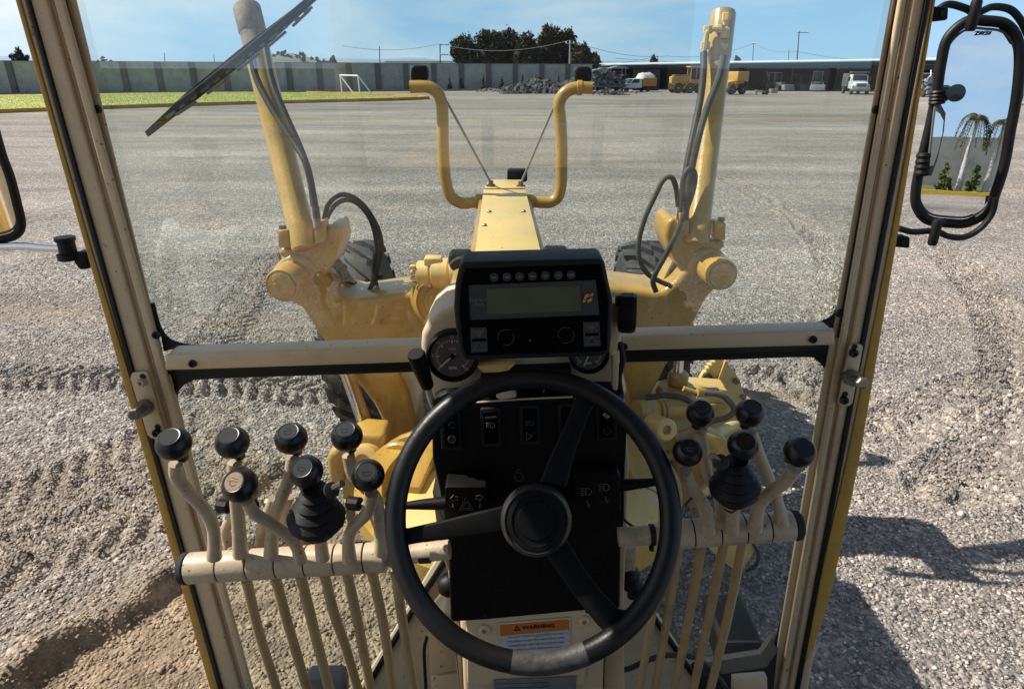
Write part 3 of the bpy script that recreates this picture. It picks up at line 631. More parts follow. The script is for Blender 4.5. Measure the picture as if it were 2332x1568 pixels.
# ================================================================== RUBBLE
def rock(c, s, sq=1):
    bm = bmesh.new(); bmesh.ops.create_icosphere(bm, subdivisions=1, radius=1); sx = Vector((random.uniform(.7,1.4), random.uniform(.7,1.2), random.uniform(.4,.8)*sq))*s
    R = Matrix.Rotation(random.uniform(0,6), 3, (random.random(), random.random(), 1)); v = [Vector(c)+R@Vector((p.co.x*sx.x*random.uniform(.7,1.3), p.co.y*sx.y*random.uniform(.7,1.3), p.co.z*sx.z)) for p in bm.verts]
    f = [tuple(q.index for q in fa.verts) for fa in bm.faces]; bm.free(); return v, f
def heap(name, label, x0, x1, xp, yp, ybase, n, s, m, m2=None, dirt=False):
    c0 = G(xp, ybase); Yd = c0.y; tp = P(xp, yp, Yd).z; xa, xb = P(x0, ybase, Yd).x, P(x1, ybase, Yd).x
    v = []; f = []; nn = 26; K = 10
    for k in range(K):
        for i in range(nn):
            u = i/(nn-1); x = xa+(xb-xa)*u; pk = (c0.x-xa)/(xb-xa); hh = (u/pk if u < pk else (1-u)/(1-pk))**.85
            t_ = k/(K-1); v.append((x, Yd-3+7*t_, max(-.05, tp*hh*math.sin(math.pi*t_)**.8*random.uniform(.8,1.08))))
    for k in range(K-1):
        for i in range(nn-1): f.append((k*nn+i, k*nn+i+1, (k+1)*nn+i+1, (k+1)*nn+i))
    t = thing(name, label, 'heap', c0); build('heap_core', v, f, m, t, smooth=False)
    if n:
        mb = MB(); mb2 = MB()
        for i in range(n):
            u = random.random(); x = xa+(xb-xa)*u; pk = (c0.x-xa)/(xb-xa); hh = (u/pk if u < pk else (1-u)/(1-pk))**.85; k = random.random()**1.3
            (mb2 if random.random() < .22 and m2 else mb).add(*rock((x, Yd-3+3.2*k, tp*hh*math.sin(math.pi*(k*.46))**.8), s*random.uniform(.4,1.2)))
        setp(mb.build('rubble_block', m, t, smooth=False), kind='stuff')
        if mb2.v: setp(mb2.build('pale_rubble_block', m2, t, smooth=False), kind='stuff')
heap('rubble_heap', 'long dark heap of broken rubble blocks in front of the wall', 1138, 1325, 1225, 180, 212, 420, .45, rubblem, rubble_l)
heap('soil_heap', 'pointed dark soil heap at the right end of the rubble', 1225, 1352, 1312, 174, 212, 60, .22, rubblem)
heap('gravel_heap', 'small pale gravel heap left of the rubble before the planting bed', 1085, 1160, 1120, 201, 208, 40, .2, rubble_l)
b = G(1291,213); t = thing('bucket', 'white plastic bucket standing before the soil heap', 'bucket', b); build('shell', *latheg(b, (0,0,1), [(.2,0),(.26,.55),(.23,.55),(.18,.05)], 14), goalw, t)
build('rim', *latheg(b+Vector((0,0,.5)), (0,0,1), [(.25,0),(.29,.01),(.29,.06),(.25,.07)], 14), goalw, t)

# ================================================================== SHED
sh = thing('open_shed', 'long dark open-fronted shed with a pale metal roof edge across the right background', 'building', G(1700,206))
front = [G(1385,203.5), G(1700,206.5), G(2005,209), G(2500,213)]
def roofz(p): 
    return None
fy = [(1385,148.5),(1700,143.5),(2005,139),(2500,131)]
tops = [P(x, y, q.y) for (x, y), q in zip(fy, front)]
for a, b, ta, tb in zip(front[:-1], front[1:], tops[:-1], tops[1:]):
    bk = Vector((0, 13, 0))
    v, f = prismg([a+bk, b+bk, Vector((b.x,b.y,tb.z))+bk, Vector((a.x,a.y,ta.z))+bk], (0,.3,0)); build('back_wall', v, f, shedm, sh, smooth=False)
    ra, rb = Vector((a.x,a.y-1.0,ta.z)), Vector((b.x,b.y-1.0,tb.z)); v, f = prismg([ra, rb, rb+Vector((0,14.5,.30)), ra+Vector((0,14.5,.30))], (0,0,.10)); build('roof', v, f, shed_r, sh, smooth=False)
    v, f = barg(ra+Vector((0,.2,-.28)), rb+Vector((0,.2,-.28)), .12, .50); build('fascia', v, f, shedm, sh, smooth=False)
    n = max(2, int((b-a).length/6)); 
    for i in range(n):
        p = a.lerp(b, i/n); z = ta.lerp(tb, i/n).z; v, f = boxg((p.x, p.y, z/2-.3), (.22,.22,z-.6)); build('column', v, f, shedm, sh, smooth=False)
v, f = boxg((front[0].x, front[0].y+6.5, 1.7), (.3, 13, 3.4)); build('side_wall', v, f, shedm, sh, smooth=False)
for (x0, x1) in ((1600,1690),(1440,1500)):
    a, b = P(x0,200,front[1].y+.6), P(x1,200,front[1].y+.6); v, f = prismg([Vector((a.x,a.y,0)),Vector((b.x,b.y,0)),Vector((b.x,b.y,3.0)),Vector((a.x,a.y,3.0))], (0,.1,0)); build('door_panel', v, f, shedm, sh, smooth=False)

# ================================================================== FAR VEHICLES
def xf(loc, heading):                                 # local: x forward, y left, z up
    c, s = math.cos(heading), math.sin(heading); loc = Vector(loc)
    return lambda p: loc+Vector((p[0]*c-p[1]*s, p[0]*s+p[1]*c, p[2]))
def vwheel(parent, T, x, y, r, w_, rimc, name='wheel'):
    c = T((x, y, r)); ax_ = (T((0,1,0))-T((0,0,0)))*(1 if y > 0 else -1)
    o = build(name, *latheg(c-ax_*w_/2, ax_, [(r*.62,0),(r*.95,.01),(r,w_*.25),(r,w_*.75),(r*.95,w_-.01),(r*.62,w_)], 20), tyre_far, parent)
    build('rim', *latheg(c+ax_*w_*.1, ax_, [(r*.6,0),(r*.6,w_*.42),(r*.5,w_*.36),(r*.2,w_*.36),(r*.16,w_*.45),(.01,w_*.45)], 16), rimc, o); return o
def vbox(name, T, x0, x1, y0, y1, z0, z1, m, parent, bevel=.03, taper=0, **k):
    v = [T((x, y*(1-taper*(z > z0+.01)), z)) for z in (z0, z1) for x, y in ((x0,y0),(x1,y0),(x1,y1),(x0,y1))]
    return build(name, v, [(3,2,1,0),(4,5,6,7),(0,1,5,4),(1,2,6,5),(2,3,7,6),(3,0,4,7)], m, parent, bevel=bevel, **k)
def vprof(name, T, prof, y0, y1, m, parent, bevel=.04, **k):
    a = [T((x, y0, z)) for x, z in prof]; d = T((0,y1,0))-T((0,y0,0)); v, f = prismg(a, d); return build(name, v, f, m, parent, bevel=bevel, **k)
# pickup with canvas covered stake body
b = G(1440,209.5); T = xf(b+Vector((.6,1.2,0)), math.pi+.42)
pk = thing('pickup_truck', 'white pickup truck with orange stake sides under a white canvas cover', 'pickup', b)
vprof('body', T, [(2.9,.45),(2.95,.85),(2.75,1.05),(1.55,1.18),(.95,1.78),(-.45,1.80),(-.55,.55),(1.2,.45)], -.95, .95, whitep, pk, .07)
vprof('windscreen', T, [(1.50,1.20),(1.62,1.20),(1.0,1.76),(.92,1.74)], -.80, .80, darkglass, pk, .01)
for s in (-1, 1):
    vprof('side_window', T, [(1.35,1.22),(.92,1.70),(.0,1.72),(.0,1.22)], s*.955, s*.965, darkglass, pk, .005)
    vbox('headlight', T, 2.86, 2.98, s*.88-.0*s, s*.55, .82, 1.02, far_l, pk, .01); vbox('door_mirror', T, 1.1, 1.25, s*.98, s*1.18, 1.2, 1.42, darkglass, pk, .02)
    vwheel(pk, T, 2.05, s*.82, .38, .26, far_l); vwheel(pk, T, -1.6, s*.82, .38, .26, far_l)
vbox('bumper', T, 2.88, 3.06, -.92, .92, .42, .64, far_l, pk, .04); vbox('grille', T, 2.9, 2.99, -.5, .5, .72, .98, darkglass, pk, .01)
vbox('chassis', T, -2.9, 1.4, -.5, .5, .42, .62, shedm, pk)
for s in (-1, 1):
    for k in range(4): vbox('side_board', T, -2.9, -.62, s*1.0, s*1.05, .75+k*.29, 1.0+k*.29, board_o, pk, .01)
vbox('headboard', T, -.68, -.60, -1.0, 1.0, .7, 1.9, board_o, pk, .01); vbox('tailboard', T, -2.95, -2.88, -1.0, 1.0, .7, 1.9, board_o, pk, .01); vbox('load_floor', T, -2.9, -.6, -1, 1, .62, .74, shedm, pk, .01)
cv = []; cf = []
for i in range(9):
    for j in range(9):
        u, q_ = i/8, j/8; x = -2.95+2.6*u; y = -1.06+2.12*q_; z = 1.86+.72*(1-abs(2*q_-1)**3)*(1-abs(2*u-1)**4*.6)+random.uniform(-.07,.07)
        if i in (0,8) or j in (0,8): z = 1.72
        cv.append(T((x, y, z)))
for i in range(8):
    for j in range(8): cf.append((i*9+j, i*9+j+1, i*9+j+10, i*9+j+9))
build('canvas_cover', cv, cf, canvas, pk, angle=70)
# far motor grader seen from its side
b = G(1560,212); T = xf(b, .10)
fg = thing('distant_grader', 'yellow motor grader parked sideways before the dark shed, seen small at right', 'motor grader', b)
vprof('engine_hood', T, [(-2.2,1.0),(-2.25,2.05),(-1.9,2.15),(.3,2.2),(.3,1.0)], -.55, .55, far_y, fg); vbox('hood_top', T, -1.9, .3, -.5, .5, 2.22, 2.32, far_l, fg, .02)
cb = vbox('cab_body', T, .3, 1.95, -.75, .75, 1.1, 1.75, far_y, fg); vbox('cab_roof', T, .1, 2.1, -.85, .85, 3.25, 3.42, far_y, fg)
for x in (.36, 1.1, 1.88):
    for y in (-.70, .70): vbox('cab_post', T, x-.05, x+.05, y-.05, y+.05, 1.7, 3.3, far_y, fg, .01)
vbox('cab_glass', T, .42, 1.84, -.66, .66, 1.76, 3.24, darkglass, fg, .01)
vbox('tandem_case', T, -1.9, .9, -1.0, -.75, .45, .85, far_y, fg); vbox('tandem_case', T, -1.9, .9, .75, 1.0, .45, .85, far_y, fg)
for s in (-1, 1):
    for x in (-1.4, .25): vwheel(fg, T, x, s*1.05, .68, .38, far_y)
    vwheel(fg, T, 5.2, s*.95, .62, .34, far_y)
vprof('front_frame', T, [(1.9,1.3),(1.9,1.75),(3.4,2.1),(5.6,1.7),(5.6,1.4),(3.4,1.75)], -.16, .16, far_y, fg); vprof('blade', T, [(2.3,.1),(2.45,.4),(2.42,.75),(2.3,.9),(2.38,.4)], -1.7, 1.7, far_y, fg, .01)
vbox('lift_cylinder', T, 3.0, 3.15, .5, .65, 1.2, 2.8, far_y, fg); vbox('lift_cylinder', T, 3.0, 3.15, -.65, -.5, 1.2, 2.8, far_y, fg); vbox('engine_guard', T, -2.3, -.2, -.5, .5, .9, 1.3, shedm, fg); vwheel(fg, T, 1.45, -.95, .62, .34, shedm)
# loader with raised yellow body behind the lift cylinder
b = G(1668,215); T = xf(b, .5)
wl = thing('wheel_loader', 'faded yellow wheel loader with raised box bucket just right of the lift cylinder', 'loader', b)
vprof('body', T, [(-1.6,.7),(-1.6,1.5),(-.2,1.7),(.3,1.2),(.3,.7)], -.6, .6, far_y, wl); vbox('bucket', T, -.3, 1.7, -.85, .85, 1.55, 2.75, far_y, wl, .08); vbox('bucket_rib', T, 1.70, 1.76, -.7, .7, 1.9, 2.1, far_l, wl)
vprof('lift_arm', T, [(-.6,1.2),(-.5,1.5),(1.0,1.6),(1.2,1.35)], -.75, -.6, far_y, wl); vprof('lift_arm', T, [(-.6,1.2),(-.5,1.5),(1.0,1.6),(1.2,1.35)], .6, .75, far_y, wl)
for s in (-1, 1):
    for x in (-1.1, .8): vwheel(wl, T, x, s*.8, .62, .36, far_y)
# white truck facing us in the shed mouth
b = G(1962,216); T = xf(b+Vector((.4,2.5,0)), -math.pi/2-.22)
tk = thing('flatbed_truck', 'white conventional truck with big grille facing the yard at the shed front', 'truck', b)
vprof('hood', T, [(2.3,.75),(2.35,1.35),(2.2,1.5),(1.0,1.6),(1.0,.75)], -.75, .75, whitep, tk, .08); vprof('cab', T, [(1.05,.7),(1.05,1.62),(.75,2.35),(-.4,2.4),(-.4,.7)], -1.0, 1.0, whitep, tk, .07)
vprof('windscreen', T, [(1.07,1.68),(1.12,1.68),(.82,2.28),(.78,2.28)], -.85, .85, darkglass, tk, .01); vbox('grille', T, 2.33, 2.40, -.55, .55, .95, 1.35, darkglass, tk, .01)
for k in range(3): vbox('grille_bar', T, 2.40, 2.43, -.55, .55, 1.02+k*.11, 1.06+k*.11, far_l, tk, .005)
for s in (-1, 1):
    vprof('mudguard', T, [(2.2,.65),(2.15,1.1),(1.6,1.25),(1.1,1.05),(1.05,.65)], s*.75, s*1.08, whitep, tk, .06); vbox('headlight', T, 2.2, 2.3, s*.82, s*1.02, .88, 1.08, far_l, tk, .03); vwheel(tk, T, 1.65, s*.92, .50, .3, far_l); vwheel(tk, T, -2.6, s*.92, .50, .3, far_l)
    vbox('side_mirror', T, .9, 1.0, s*1.15, s*1.35, 1.6, 2.1, darkglass, tk, .02)
vbox('bumper', T, 2.35, 2.5, -1.1, 1.1, .45, .75, far_l, tk, .04); vbox('roof_rack', T, -.5, .9, -1.05, 1.05, 2.62, 2.70, far_l, tk, .01); vbox('load_body', T, -3.6, -.6, -1.1, 1.1, .9, 2.5, far_g, tk, .02); vbox('chassis', T, -3.6, 2.2, -.4, .4, .5, .8, shedm, tk)
# dim machines inside the shed
def backhoe(x, y, label, hd, sc_=1.0, acc=far_l):
    b = G(x, y); b.y += 7; b.x *= 1.05; T0 = xf(b, hd); T = lambda p: T0((p[0]*sc_, p[1]*sc_, p[2]*sc_))
    t = thing('backhoe_loader', label, 'backhoe', b)
    vprof('body', T, [(-1.0,.7),(-1.0,1.2),(.2,1.3),(1.7,1.2),(1.7,.7)], -.5, .5, far_g, t); vbox('cab_roof', T, -1.0, .4, -.7, .7, 2.5, 2.62, acc, t, .02)
    for xx in (-.9, .3):
        for yy in (-.6, .6): vbox('cab_post', T, xx-.04, xx+.04, yy-.04, yy+.04, 1.1, 2.5, acc, t, .01)
    vbox('cab_glass', T, -.86, .26, -.56, .56, 1.3, 2.45, darkglass, t, .01)
    for s in (-1, 1): vwheel(t, T, -.5, s*.8, .65, .4, far_g); vwheel(t, T, 1.3, s*.75, .42, .3, far_g)
    vprof('bucket', T, [(2.4,.2),(2.3,.9),(2.9,.9),(3.1,.15)], -.95, .95, acc, t); vprof('loader_arm', T, [(.3,1.2),(.3,1.4),(2.5,.8),(2.5,.6)], -.8, -.68, far_g, t); vprof('loader_arm', T, [(.3,1.2),(.3,1.4),(2.5,.8),(2.5,.6)], .68, .8, far_g, t)
    build('boom', *barg(T((-1.1,0,1.0)), T((-2.2,0,2.7)), .25, .25), acc, t, smooth=False); build('dipper', *barg(T((-2.2,0,2.7)), T((-2.7,0,1.2)), .2, .2), far_g, t, smooth=False)
backhoe(1775,210,'dim grey backhoe inside the shed, first right of the lift cylinder',-1.2); backhoe(1870,211,'backhoe with pale raised boom inside the middle of the shed',-1.9,1.05); backhoe(1825,209,'dark tractor with pale roof parked between two backhoes in the shed',-1.5,.9,far_g)
b = G(1742,216); t = thing('trailer_drawbar', 'small pale trailer tongue lying on the gravel before the shed', 'trailer', b); T = xf(b, .1)
vbox('beam', T, -1.4, 1.2, -.06, .06, .3, .42, far_l, t, .01); vbox('box', T, .6, 1.5, -.35, .35, .2, .7, far_l, t, .03); vbox('jockey_leg', T, -1.3, -1.1, -.1, .1, 0, .6, far_l, t, .01)
for s in (-1, 1): vwheel(t, T, 0, s*.4, .26, .14, far_g)
# scrap stack left of the pickup
b = G(1385,210); t = thing('scrap_trailer', 'wrecked trailer stacked with grey scrap under pale sheets left of the pickup', 'trailer', b); T = xf(b, math.pi+.1)
for x in (-2.1, 0, 2.1):
    for y in (-1, 1): vbox('stake', T, x-.06, x+.06, y-.06, y+.06, .6, 3.1, far_g, t, .01)
vbox('deck', T, -2.3, 2.3, -1.1, 1.1, .7, .9, far_g, t); vprof('cover_sheet', T, [(-2.4,3.25),(-1.0,3.45),(.1,3.2),(.1,3.1),(-2.4,3.1)], -1.2, 1.2, far_l, t, .02); vprof('cover_sheet', T, [(.3,3.0),(1.2,3.2),(2.5,2.9),(2.5,2.8),(.3,2.9)], -1.2, 1.2, far_l, t, .02)
mb = MB(); mb2 = MB()
for i in range(150):
    (mb if random.random() < .6 else mb2).add(*boxg(T((random.uniform(-2.3,2.4), random.uniform(-1.1,1.3), random.uniform(.9,2.7))), (random.uniform(.1,1.1), random.uniform(.1,.6), random.uniform(.04,.3)), Matrix.Rotation(random.uniform(-.7,.7), 3, (0,1,0))@Matrix.Rotation(random.uniform(0,3), 3, 'Z')))
setp(mb.build('scrap_metal', far_g, t, smooth=False), kind='stuff'); setp(mb2.build('pale_scrap_metal', far_l, t, smooth=False), kind='stuff')
for x in (-1.5, 1.2): 
    for s in (-1, 1): vwheel(t, T, x, s*.95, .45, .25, far_g)
b = G(1395,216); t = thing('scrap_pile', 'low pile of pale scrap pieces on the gravel before the scrap trailer', 'scrap', b); mb = MB()
for i in range(90): mb.add(*boxg(b+Vector((random.gauss(0,1.4), random.gauss(0,.8), random.uniform(.05,.5))), (random.uniform(.1,.9), random.uniform(.1,.4), random.uniform(.04,.2)), Matrix.Rotation(random.uniform(-.6,.6), 3, (0,1,0))@Matrix.Rotation(random.uniform(0,3), 3, 'Z')))
setp(mb.build('scrap_metal', rubble_l, t, smooth=False), kind='stuff')
# truck with stripped front right of the right pillar
b = G(2122,222); T = xf(b+Vector((.5,2.5,0)), -math.pi/2+.12)
t = thing('stripped_truck', 'white truck with a stripped engine bay seen between the right pillar and mirror', 'truck', b)
vbox('cab', T, -1.6, .4, -1.2, 1.2, .9, 2.6, whitep, t, .08); vbox('sleeper_roof', T, -1.8, .3, -1.25, 1.25, 2.9, 3.5, shedm, t, .08); vprof('windscreen', T, [(.4,1.6),(.46,1.6),(.46,2.5),(.4,2.5)], -1.05, 1.05, darkglass, t, .01)
mb = MB()
for i in range(90): mb.add(*boxg(T((random.uniform(.5,1.8), random.uniform(-1.1,1.1), random.uniform(.3,2.1))), (random.uniform(.1,.6), random.uniform(.1,.5), random.uniform(.06,.4)), Matrix.Rotation(random.uniform(-1,1), 3, (0,1,0))))
setp(mb.build('engine_parts', far_l, t, smooth=False), kind='stuff')
vbox('bumper', T, 1.8, 2.0, -1.2, 1.2, .35, .7, far_l, t, .03)
for s in (-1, 1): vwheel(t, T, 1.1, s*1.0, .5, .3, far_g); build('frame_strut', *barg(T((1.7, s*.9, 1.8)), T((.5, s*.2, 2.9)), .08, .08), goalw, t, smooth=False)
vbox('lamp_box', T, .3, 1.1, 1.5, 2.1, 2.6, 3.0, far_y, t, .03)
b = G(2345,240); T = xf(b+Vector((1,1,0)), -2.2); t = thing('parked_trailer', 'dark trailer with black tyres cut off by the right picture edge behind the mirror', 'trailer', b)
vbox('body', T, -1.8, 1.8, -1.1, 1.1, .8, 2.6, far_g, t, .05)
for s in (-1, 1): vwheel(t, T, .9, s*1.0, .48, .3, far_g); vwheel(t, T, -.9, s*1.0, .48, .3, far_g)

# ================================================================== BEHIND THE CAMERA (seen in the mirrors)
RY = -46
rw = thing('rear_wall', 'tall grey wall with hanging shade cloth behind the machine, seen in the right mirror', 'wall', (10,RY,0))
for i in range(14):
    x = -34+i*6.2; v, f = boxg((x+3.1, RY, 1.5), (5.9, .15, 3.0)); build('concrete_panel', v, f, concrete, rw, smooth=False)
    v, f = boxg((x, RY-.02, 1.52), (.36, .3, 3.04)); build('wall_post', v, f, concrete_p, rw, smooth=False)
v, f = boxg((8, RY+6.4, .08), (90, .22, .28)); setp(build('rear_kerb', v, f, mat('bright_kerb_yellow', (.62,.42,.04), .7, noise=.2, nscale=2)), kind='structure')
v, f = boxg((8, RY+3.3, .08), (90, 6, .12)); setp(build('rear_bed', v, f, leaf_g), kind='structure')
def palm(p, h, label):
    t = thing('palm_tree', label, 'palm tree', p, 'palms along the rear wall'); build('trunk', *tubeg([p, p+Vector((.1,0,h*.5)), p+Vector((.2,0,h))], [.15,.12,.09], 10), bark_w, t)
    tp = p+Vector((.2,0,h)); mb = MB()
    for i in range(13):
        a = i*.95+random.uniform(-.2,.2); up = random.uniform(.1,1.2); L2 = random.uniform(.9,1.5); d = Vector((math.cos(a), math.sin(a), 0)); side = Vector((-d.y, d.x, 0)); prev = None
        for k in range(9):
            t_ = k/8; c = tp+d*L2*t_*(.9-.25*t_)+Vector((0,0,up*1.2*t_-2.3*t_*t_)); wd = .32*math.sin(math.pi*(t_*.85+.1))
            if k:
                for s_ in (-1, 1):
                    for q_ in (.25, .75):
                        m_ = prev.lerp(c, q_); mb.add([m_, m_+side*s_*wd+Vector((0,0,-.22))+d*.1, m_+d*.07], [(0,1,2)])
                mb.add(*tubeg([prev, c], .02, 4))
            prev = c
    mb.build('fronds', mat('palm_frond', (.09,.085,.03), .7) if 'palm_frond' not in MATS else MATS['palm_frond'], t, smooth=False)
# person reflected in the windscreen: stands on the left platform behind the cab door
def person():
    p0 = Vector((-1.52, -.72, .74)); t = thing('person', 'person in white shirt and dark cap standing beside the cab, seen reflected in the windscreen', 'person', p0)
    def skin(name, pts, edges, m):
        me = bpy.data.meshes.new(name); c = Vector(pts[0][0]); me.from_pydata([Vector(p)-c for p, r in pts], edges, []); me.materials.append(m)
        o = link(name, me, p0+c, t); md = o.modifiers.new('s', 'SKIN'); 
        for vv, (p, r) in zip(me.skin_vertices[0].data, pts): vv.radius = (r, r*.8) if not isinstance(r, tuple) else r
        me.skin_vertices[0].data[0].use_root = True; o.modifiers.new('u', 'SUBSURF').render_levels = 2; o.modifiers['u'].levels = 1; return o
    body = skin('body', [((0,0,.92),(.15,.11)),((0,0,1.10),(.14,.10)),((0,0,1.35),(.18,.12)),((0,0,1.48),(.13,.09)),((0,.02,1.56),(.055,.055)),((0,.04,1.63),(.06,.07)),((0,.05,1.72),(.085,.10)),((0,.04,1.79),(.06,.07)),
        ((.17,0,1.44),.06),((.26,.05,1.18),.045),((.24,.26,1.06),.035),((.22,.34,1.06),.032),((-.17,0,1.44),.06),((-.27,.02,1.18),.045),((-.26,.14,.98),.035),((-.25,.18,.92),.03),
        ((.09,0,.84),.085),((.10,.02,.46),.06),((.10,0,.09),.045),((.10,.14,.04),.04),((-.09,0,.84),.085),((-.10,.02,.46),.06),((-.10,0,.09),.045),((-.10,.14,.04),.04)],
        [(0,1),(1,2),(2,3),(3,4),(4,5),(5,6),(6,7),(3,8),(8,9),(9,10),(10,11),(3,12),(12,13),(13,14),(14,15),(0,16),(16,17),(17,18),(18,19),(0,20),(20,21),(21,22),(22,23)], skin_m)
    skin('shirt', [((0,0,.90),(.175,.135)),((0,0,1.10),(.17,.13)),((0,0,1.33),(.205,.15)),((0,0,1.47),(.15,.11)),((.18,0,1.43),.085),((.26,.05,1.22),.075),((-.18,0,1.43),.085),((-.27,.02,1.22),.075)], [(0,1),(1,2),(2,3),(3,4),(4,5),(3,6),(6,7)], shirt)
    skin('trousers', [((0,0,.90),(.16,.12)),((.095,0,.80),.105),((.10,.02,.46),.082),((.10,0,.12),.07),((-.095,0,.80),.105),((-.10,.02,.46),.082),((-.10,0,.12),.07)], [(0,1),(1,2),(2,3),(0,4),(4,5),(5,6)], trousers)
    for (dx, dz) in ((.222,1.05),):
        for k in range(5): build('finger', *tubeg([p0+Vector((dx-.02+.012*k,.36,1.06)), p0+Vector((dx-.02+.012*k,.40,1.045)), p0+Vector((dx-.02+.012*k,.42,1.02))], [.009,.008,.007], 6), skin_m, t)
    build('hair', *latheg(p0+Vector((0,.02,1.72)), (0,-.1,1), [(.09,0),(.105,.03),(.105,.08),(.07,.14),(.01,.155)], 16), hairm, t)
    cp = build('cap', *latheg(p0+Vector((0,.035,1.765)), (0,0,1), [(.112,0),(.115,.03),(.095,.08),(.05,.105),(.01,.11)], 18), hairm, t)
    v, f = prismg([p0+Vector((-.08,.13,1.77)), p0+Vector((-.06,.22,1.765)), p0+Vector((.06,.22,1.765)), p0+Vector((.08,.13,1.77))], (0,0,.012)); build('cap_brim', v, f, hairm, cp)
    v, f = boxg(p0+Vector((0,.148,1.815)), (.10,.012,.055)); build('cap_badge', v, f, shirt, cp)
person()
# ================================================================== THE MOTOR GRADER WE SIT IN
gr = thing('motor_grader', 'yellow and cream motor grader whose open cab, controls, front frame and blade fill the foreground', 'motor grader', (0, 1.3, 0))
YW = 1.27
def ext(px0, px1, y):                                  # x on the line through two picture points at row y
    (x0,y0),(x1,y1) = px0, px1; return x0+(x1-x0)*(y-y0)/(y1-y0)
def post(name, l0, l1, r0, r1, ya, yb, Y, depth, m, bevel=.006, **k):
    c = [P(ext(l0,l1,ya), ya, Y), P(ext(r0,r1,ya), ya, Y), P(ext(r0,r1,yb), yb, Y), P(ext(l0,l1,yb), yb, Y)]
    v, f = prismg(c, (0, depth, 0)); return build(name, v, f, m, gr, bevel=bevel, seg=3, **k)
# left pillar: thin faces at the glass plane, the hollow post itself goes on outside it
YP = 1.262
post('door_edge_lining', (38,0),(484,1568), (58,0),(498,1568), -120, 1640, YP-.004, .03, cream, .004)
plate('door_edge_trim', [(-1,-120),(8,-120),(45,0),(194,522),(350,1044),(500,1568),(520,1640),(498,1640),(477,1568),(329,1044),(181,522),(33,0)], YP-.008, .04, yel_d, gr, .004, label='left yellow door edge')
post('pillar_gap_seal', (57,0),(496,1568), (66,0),(506,1568), -120, 1640, YP-.010, .012, black, .001)
post('cab_pillar', (64,0),(504,1568), (106,0),(546,1568), -120, 1640, YP-.004, .014, cream, .004, label='left front cab pillar')
post('pillar_core', (70,0),(508,1568), (88,0),(526,1568), -120, 1640, 1.277, .07, cream, .006)
post('pillar_groove', (104,0),(544,1568), (122,0),(560,1568), -120, 1640, YP+.006, .010, cream, .003)
post('pillar_inner_face', (120,0),(558,1568), (143,0),(575,1568), -120, 1640, YP-.001, .010, cream, .004)
post('glass_retainer', (144,0),(369,853), (171,0),(381,853), -120, 853, 1.278, .006, cream, .002, label='left glass retainer strip')
post('retainer_joint', (140,0),(366,853), (145,0),(370,853), -120, 853, 1.268, .008, black, .0)
post('pillar_inner_strip', (372,853),(548,1568), (386,853),(572,1568), 853, 1640, 1.274, .010, cream, .003)
# right pillar
post('glass_retainer', (2031,0),(1899,745), (2049,0),(1917,745), -120, 790, 1.278, .006, cream, .002, label='right sunlit glass retainer strip')
post('retainer_joint', (2046,0),(1914,745), (2051,0),(1919,745), -120, 770, 1.268, .008, black, .0)
post('pillar_inner_face', (2049,0),(1775,1568), (2066,0),(1790,1568), -120, 1640, YP-.001, .010, cream, .004)
post('pillar_groove', (2064,0),(1788,1568), (2080,0),(1800,1568), -120, 1640, YP+.006, .010, cream, .003)
post('cab_pillar', (2078,0),(1798,1568), (2112,0),(1814,1568), -120, 1640, YP-.004, .014, cream, .004, label='right front cab pillar')
post('pillar_core', (2092,0),(1804,1568), (2108,0),(1812,1568), -120, 1640, 1.277, .07, cream, .006)
post('pillar_inner_strip', (1897,745),(1754,1568), (1922,745),(1777,1568), 770, 1640, 1.274, .008, cream, .003)
post('pillar_gap_seal', (2109,0),(1812,1568), (2119,0),(1822,1568), -120, 1640, YP-.010, .012, black, .001)
post('door_edge_lining', (2117,0),(1820,1568), (2128,0),(1840,1568), -120, 1640, YP-.004, .03, cream, .004)
plate('door_edge_trim', [(2148,-120),(2151,-120),(2131,0),(2047,522),(1958,1044),(1898,1330),(1878,1400),(1850,1480),(1832,1515),(1826,1500),(1930,1044),(2034,522),(2126,0)], YP-.008, .05, yel_d, gr, .006, label='right yellow door edge curving in at its foot')
# crossbar, in two lengths meeting behind the dash
def crossbar(x0, x1, t0, t1, f0, f1, b0, b1):
    Yf = 1.222; Yb = Yf+.055
    a = [P(x0,f0,Yf), P(x1,f1,Yf), P(x1,b1,Yf), P(x0,b0,Yf)]; v, f = prismg(a, (0,.055,0)); return build('crossbar', v, f, cream, gr, bevel=.007, seg=3)
crossbar(374, 1030, 800, 770, 808, 786, 845, 823).__setitem__('label', 'left half of the windscreen crossbar')
crossbar(1380, 1903, 762, 745, 768, 752, 801, 787).__setitem__('label', 'right half of the windscreen crossbar')
# rubber seals
def seal(px, rpx, name='window_seal', Y=1.285): return pxtube(name, px, Y, rpx, black, gr, sides=10, n=6)
seal([(1030,836),(700,847),(470,855),(430,862),(407,878),(397,900),(402,960),(440,1120),(540,1568)], 8)
seal([(1380,818),(1650,811),(1835,805),(1865,815),(1885,838),(1886,870),(1850,1060),(1790,1380),(1768,1462),(1745,1500),(1700,1517),(1640,1530),(1610,1560)], 8)
seal([(346,690),(362,745),(385,775),(425,788),(480,790)], 6); seal([(1925,650),(1905,712),(1880,732),(1840,744),(1800,748)], 6)
plate('seal_corner', [(365,758),(380,776),(420,790),(372,800)], 1.28, .012, black, gr, .001); plate('seal_corner', [(380,838),(470,842),(470,853),(430,860),(405,876),(394,905)], 1.28, .012, black, gr, .001)
plate('seal_corner', [(1908,715),(1885,732),(1850,744),(1903,748)], 1.28, .012, black, gr, .001); plate('seal_corner', [(1820,790),(1900,786),(1893,850),(1884,832),(1862,812),(1820,805)], 1.28, .012, black, gr, .001)
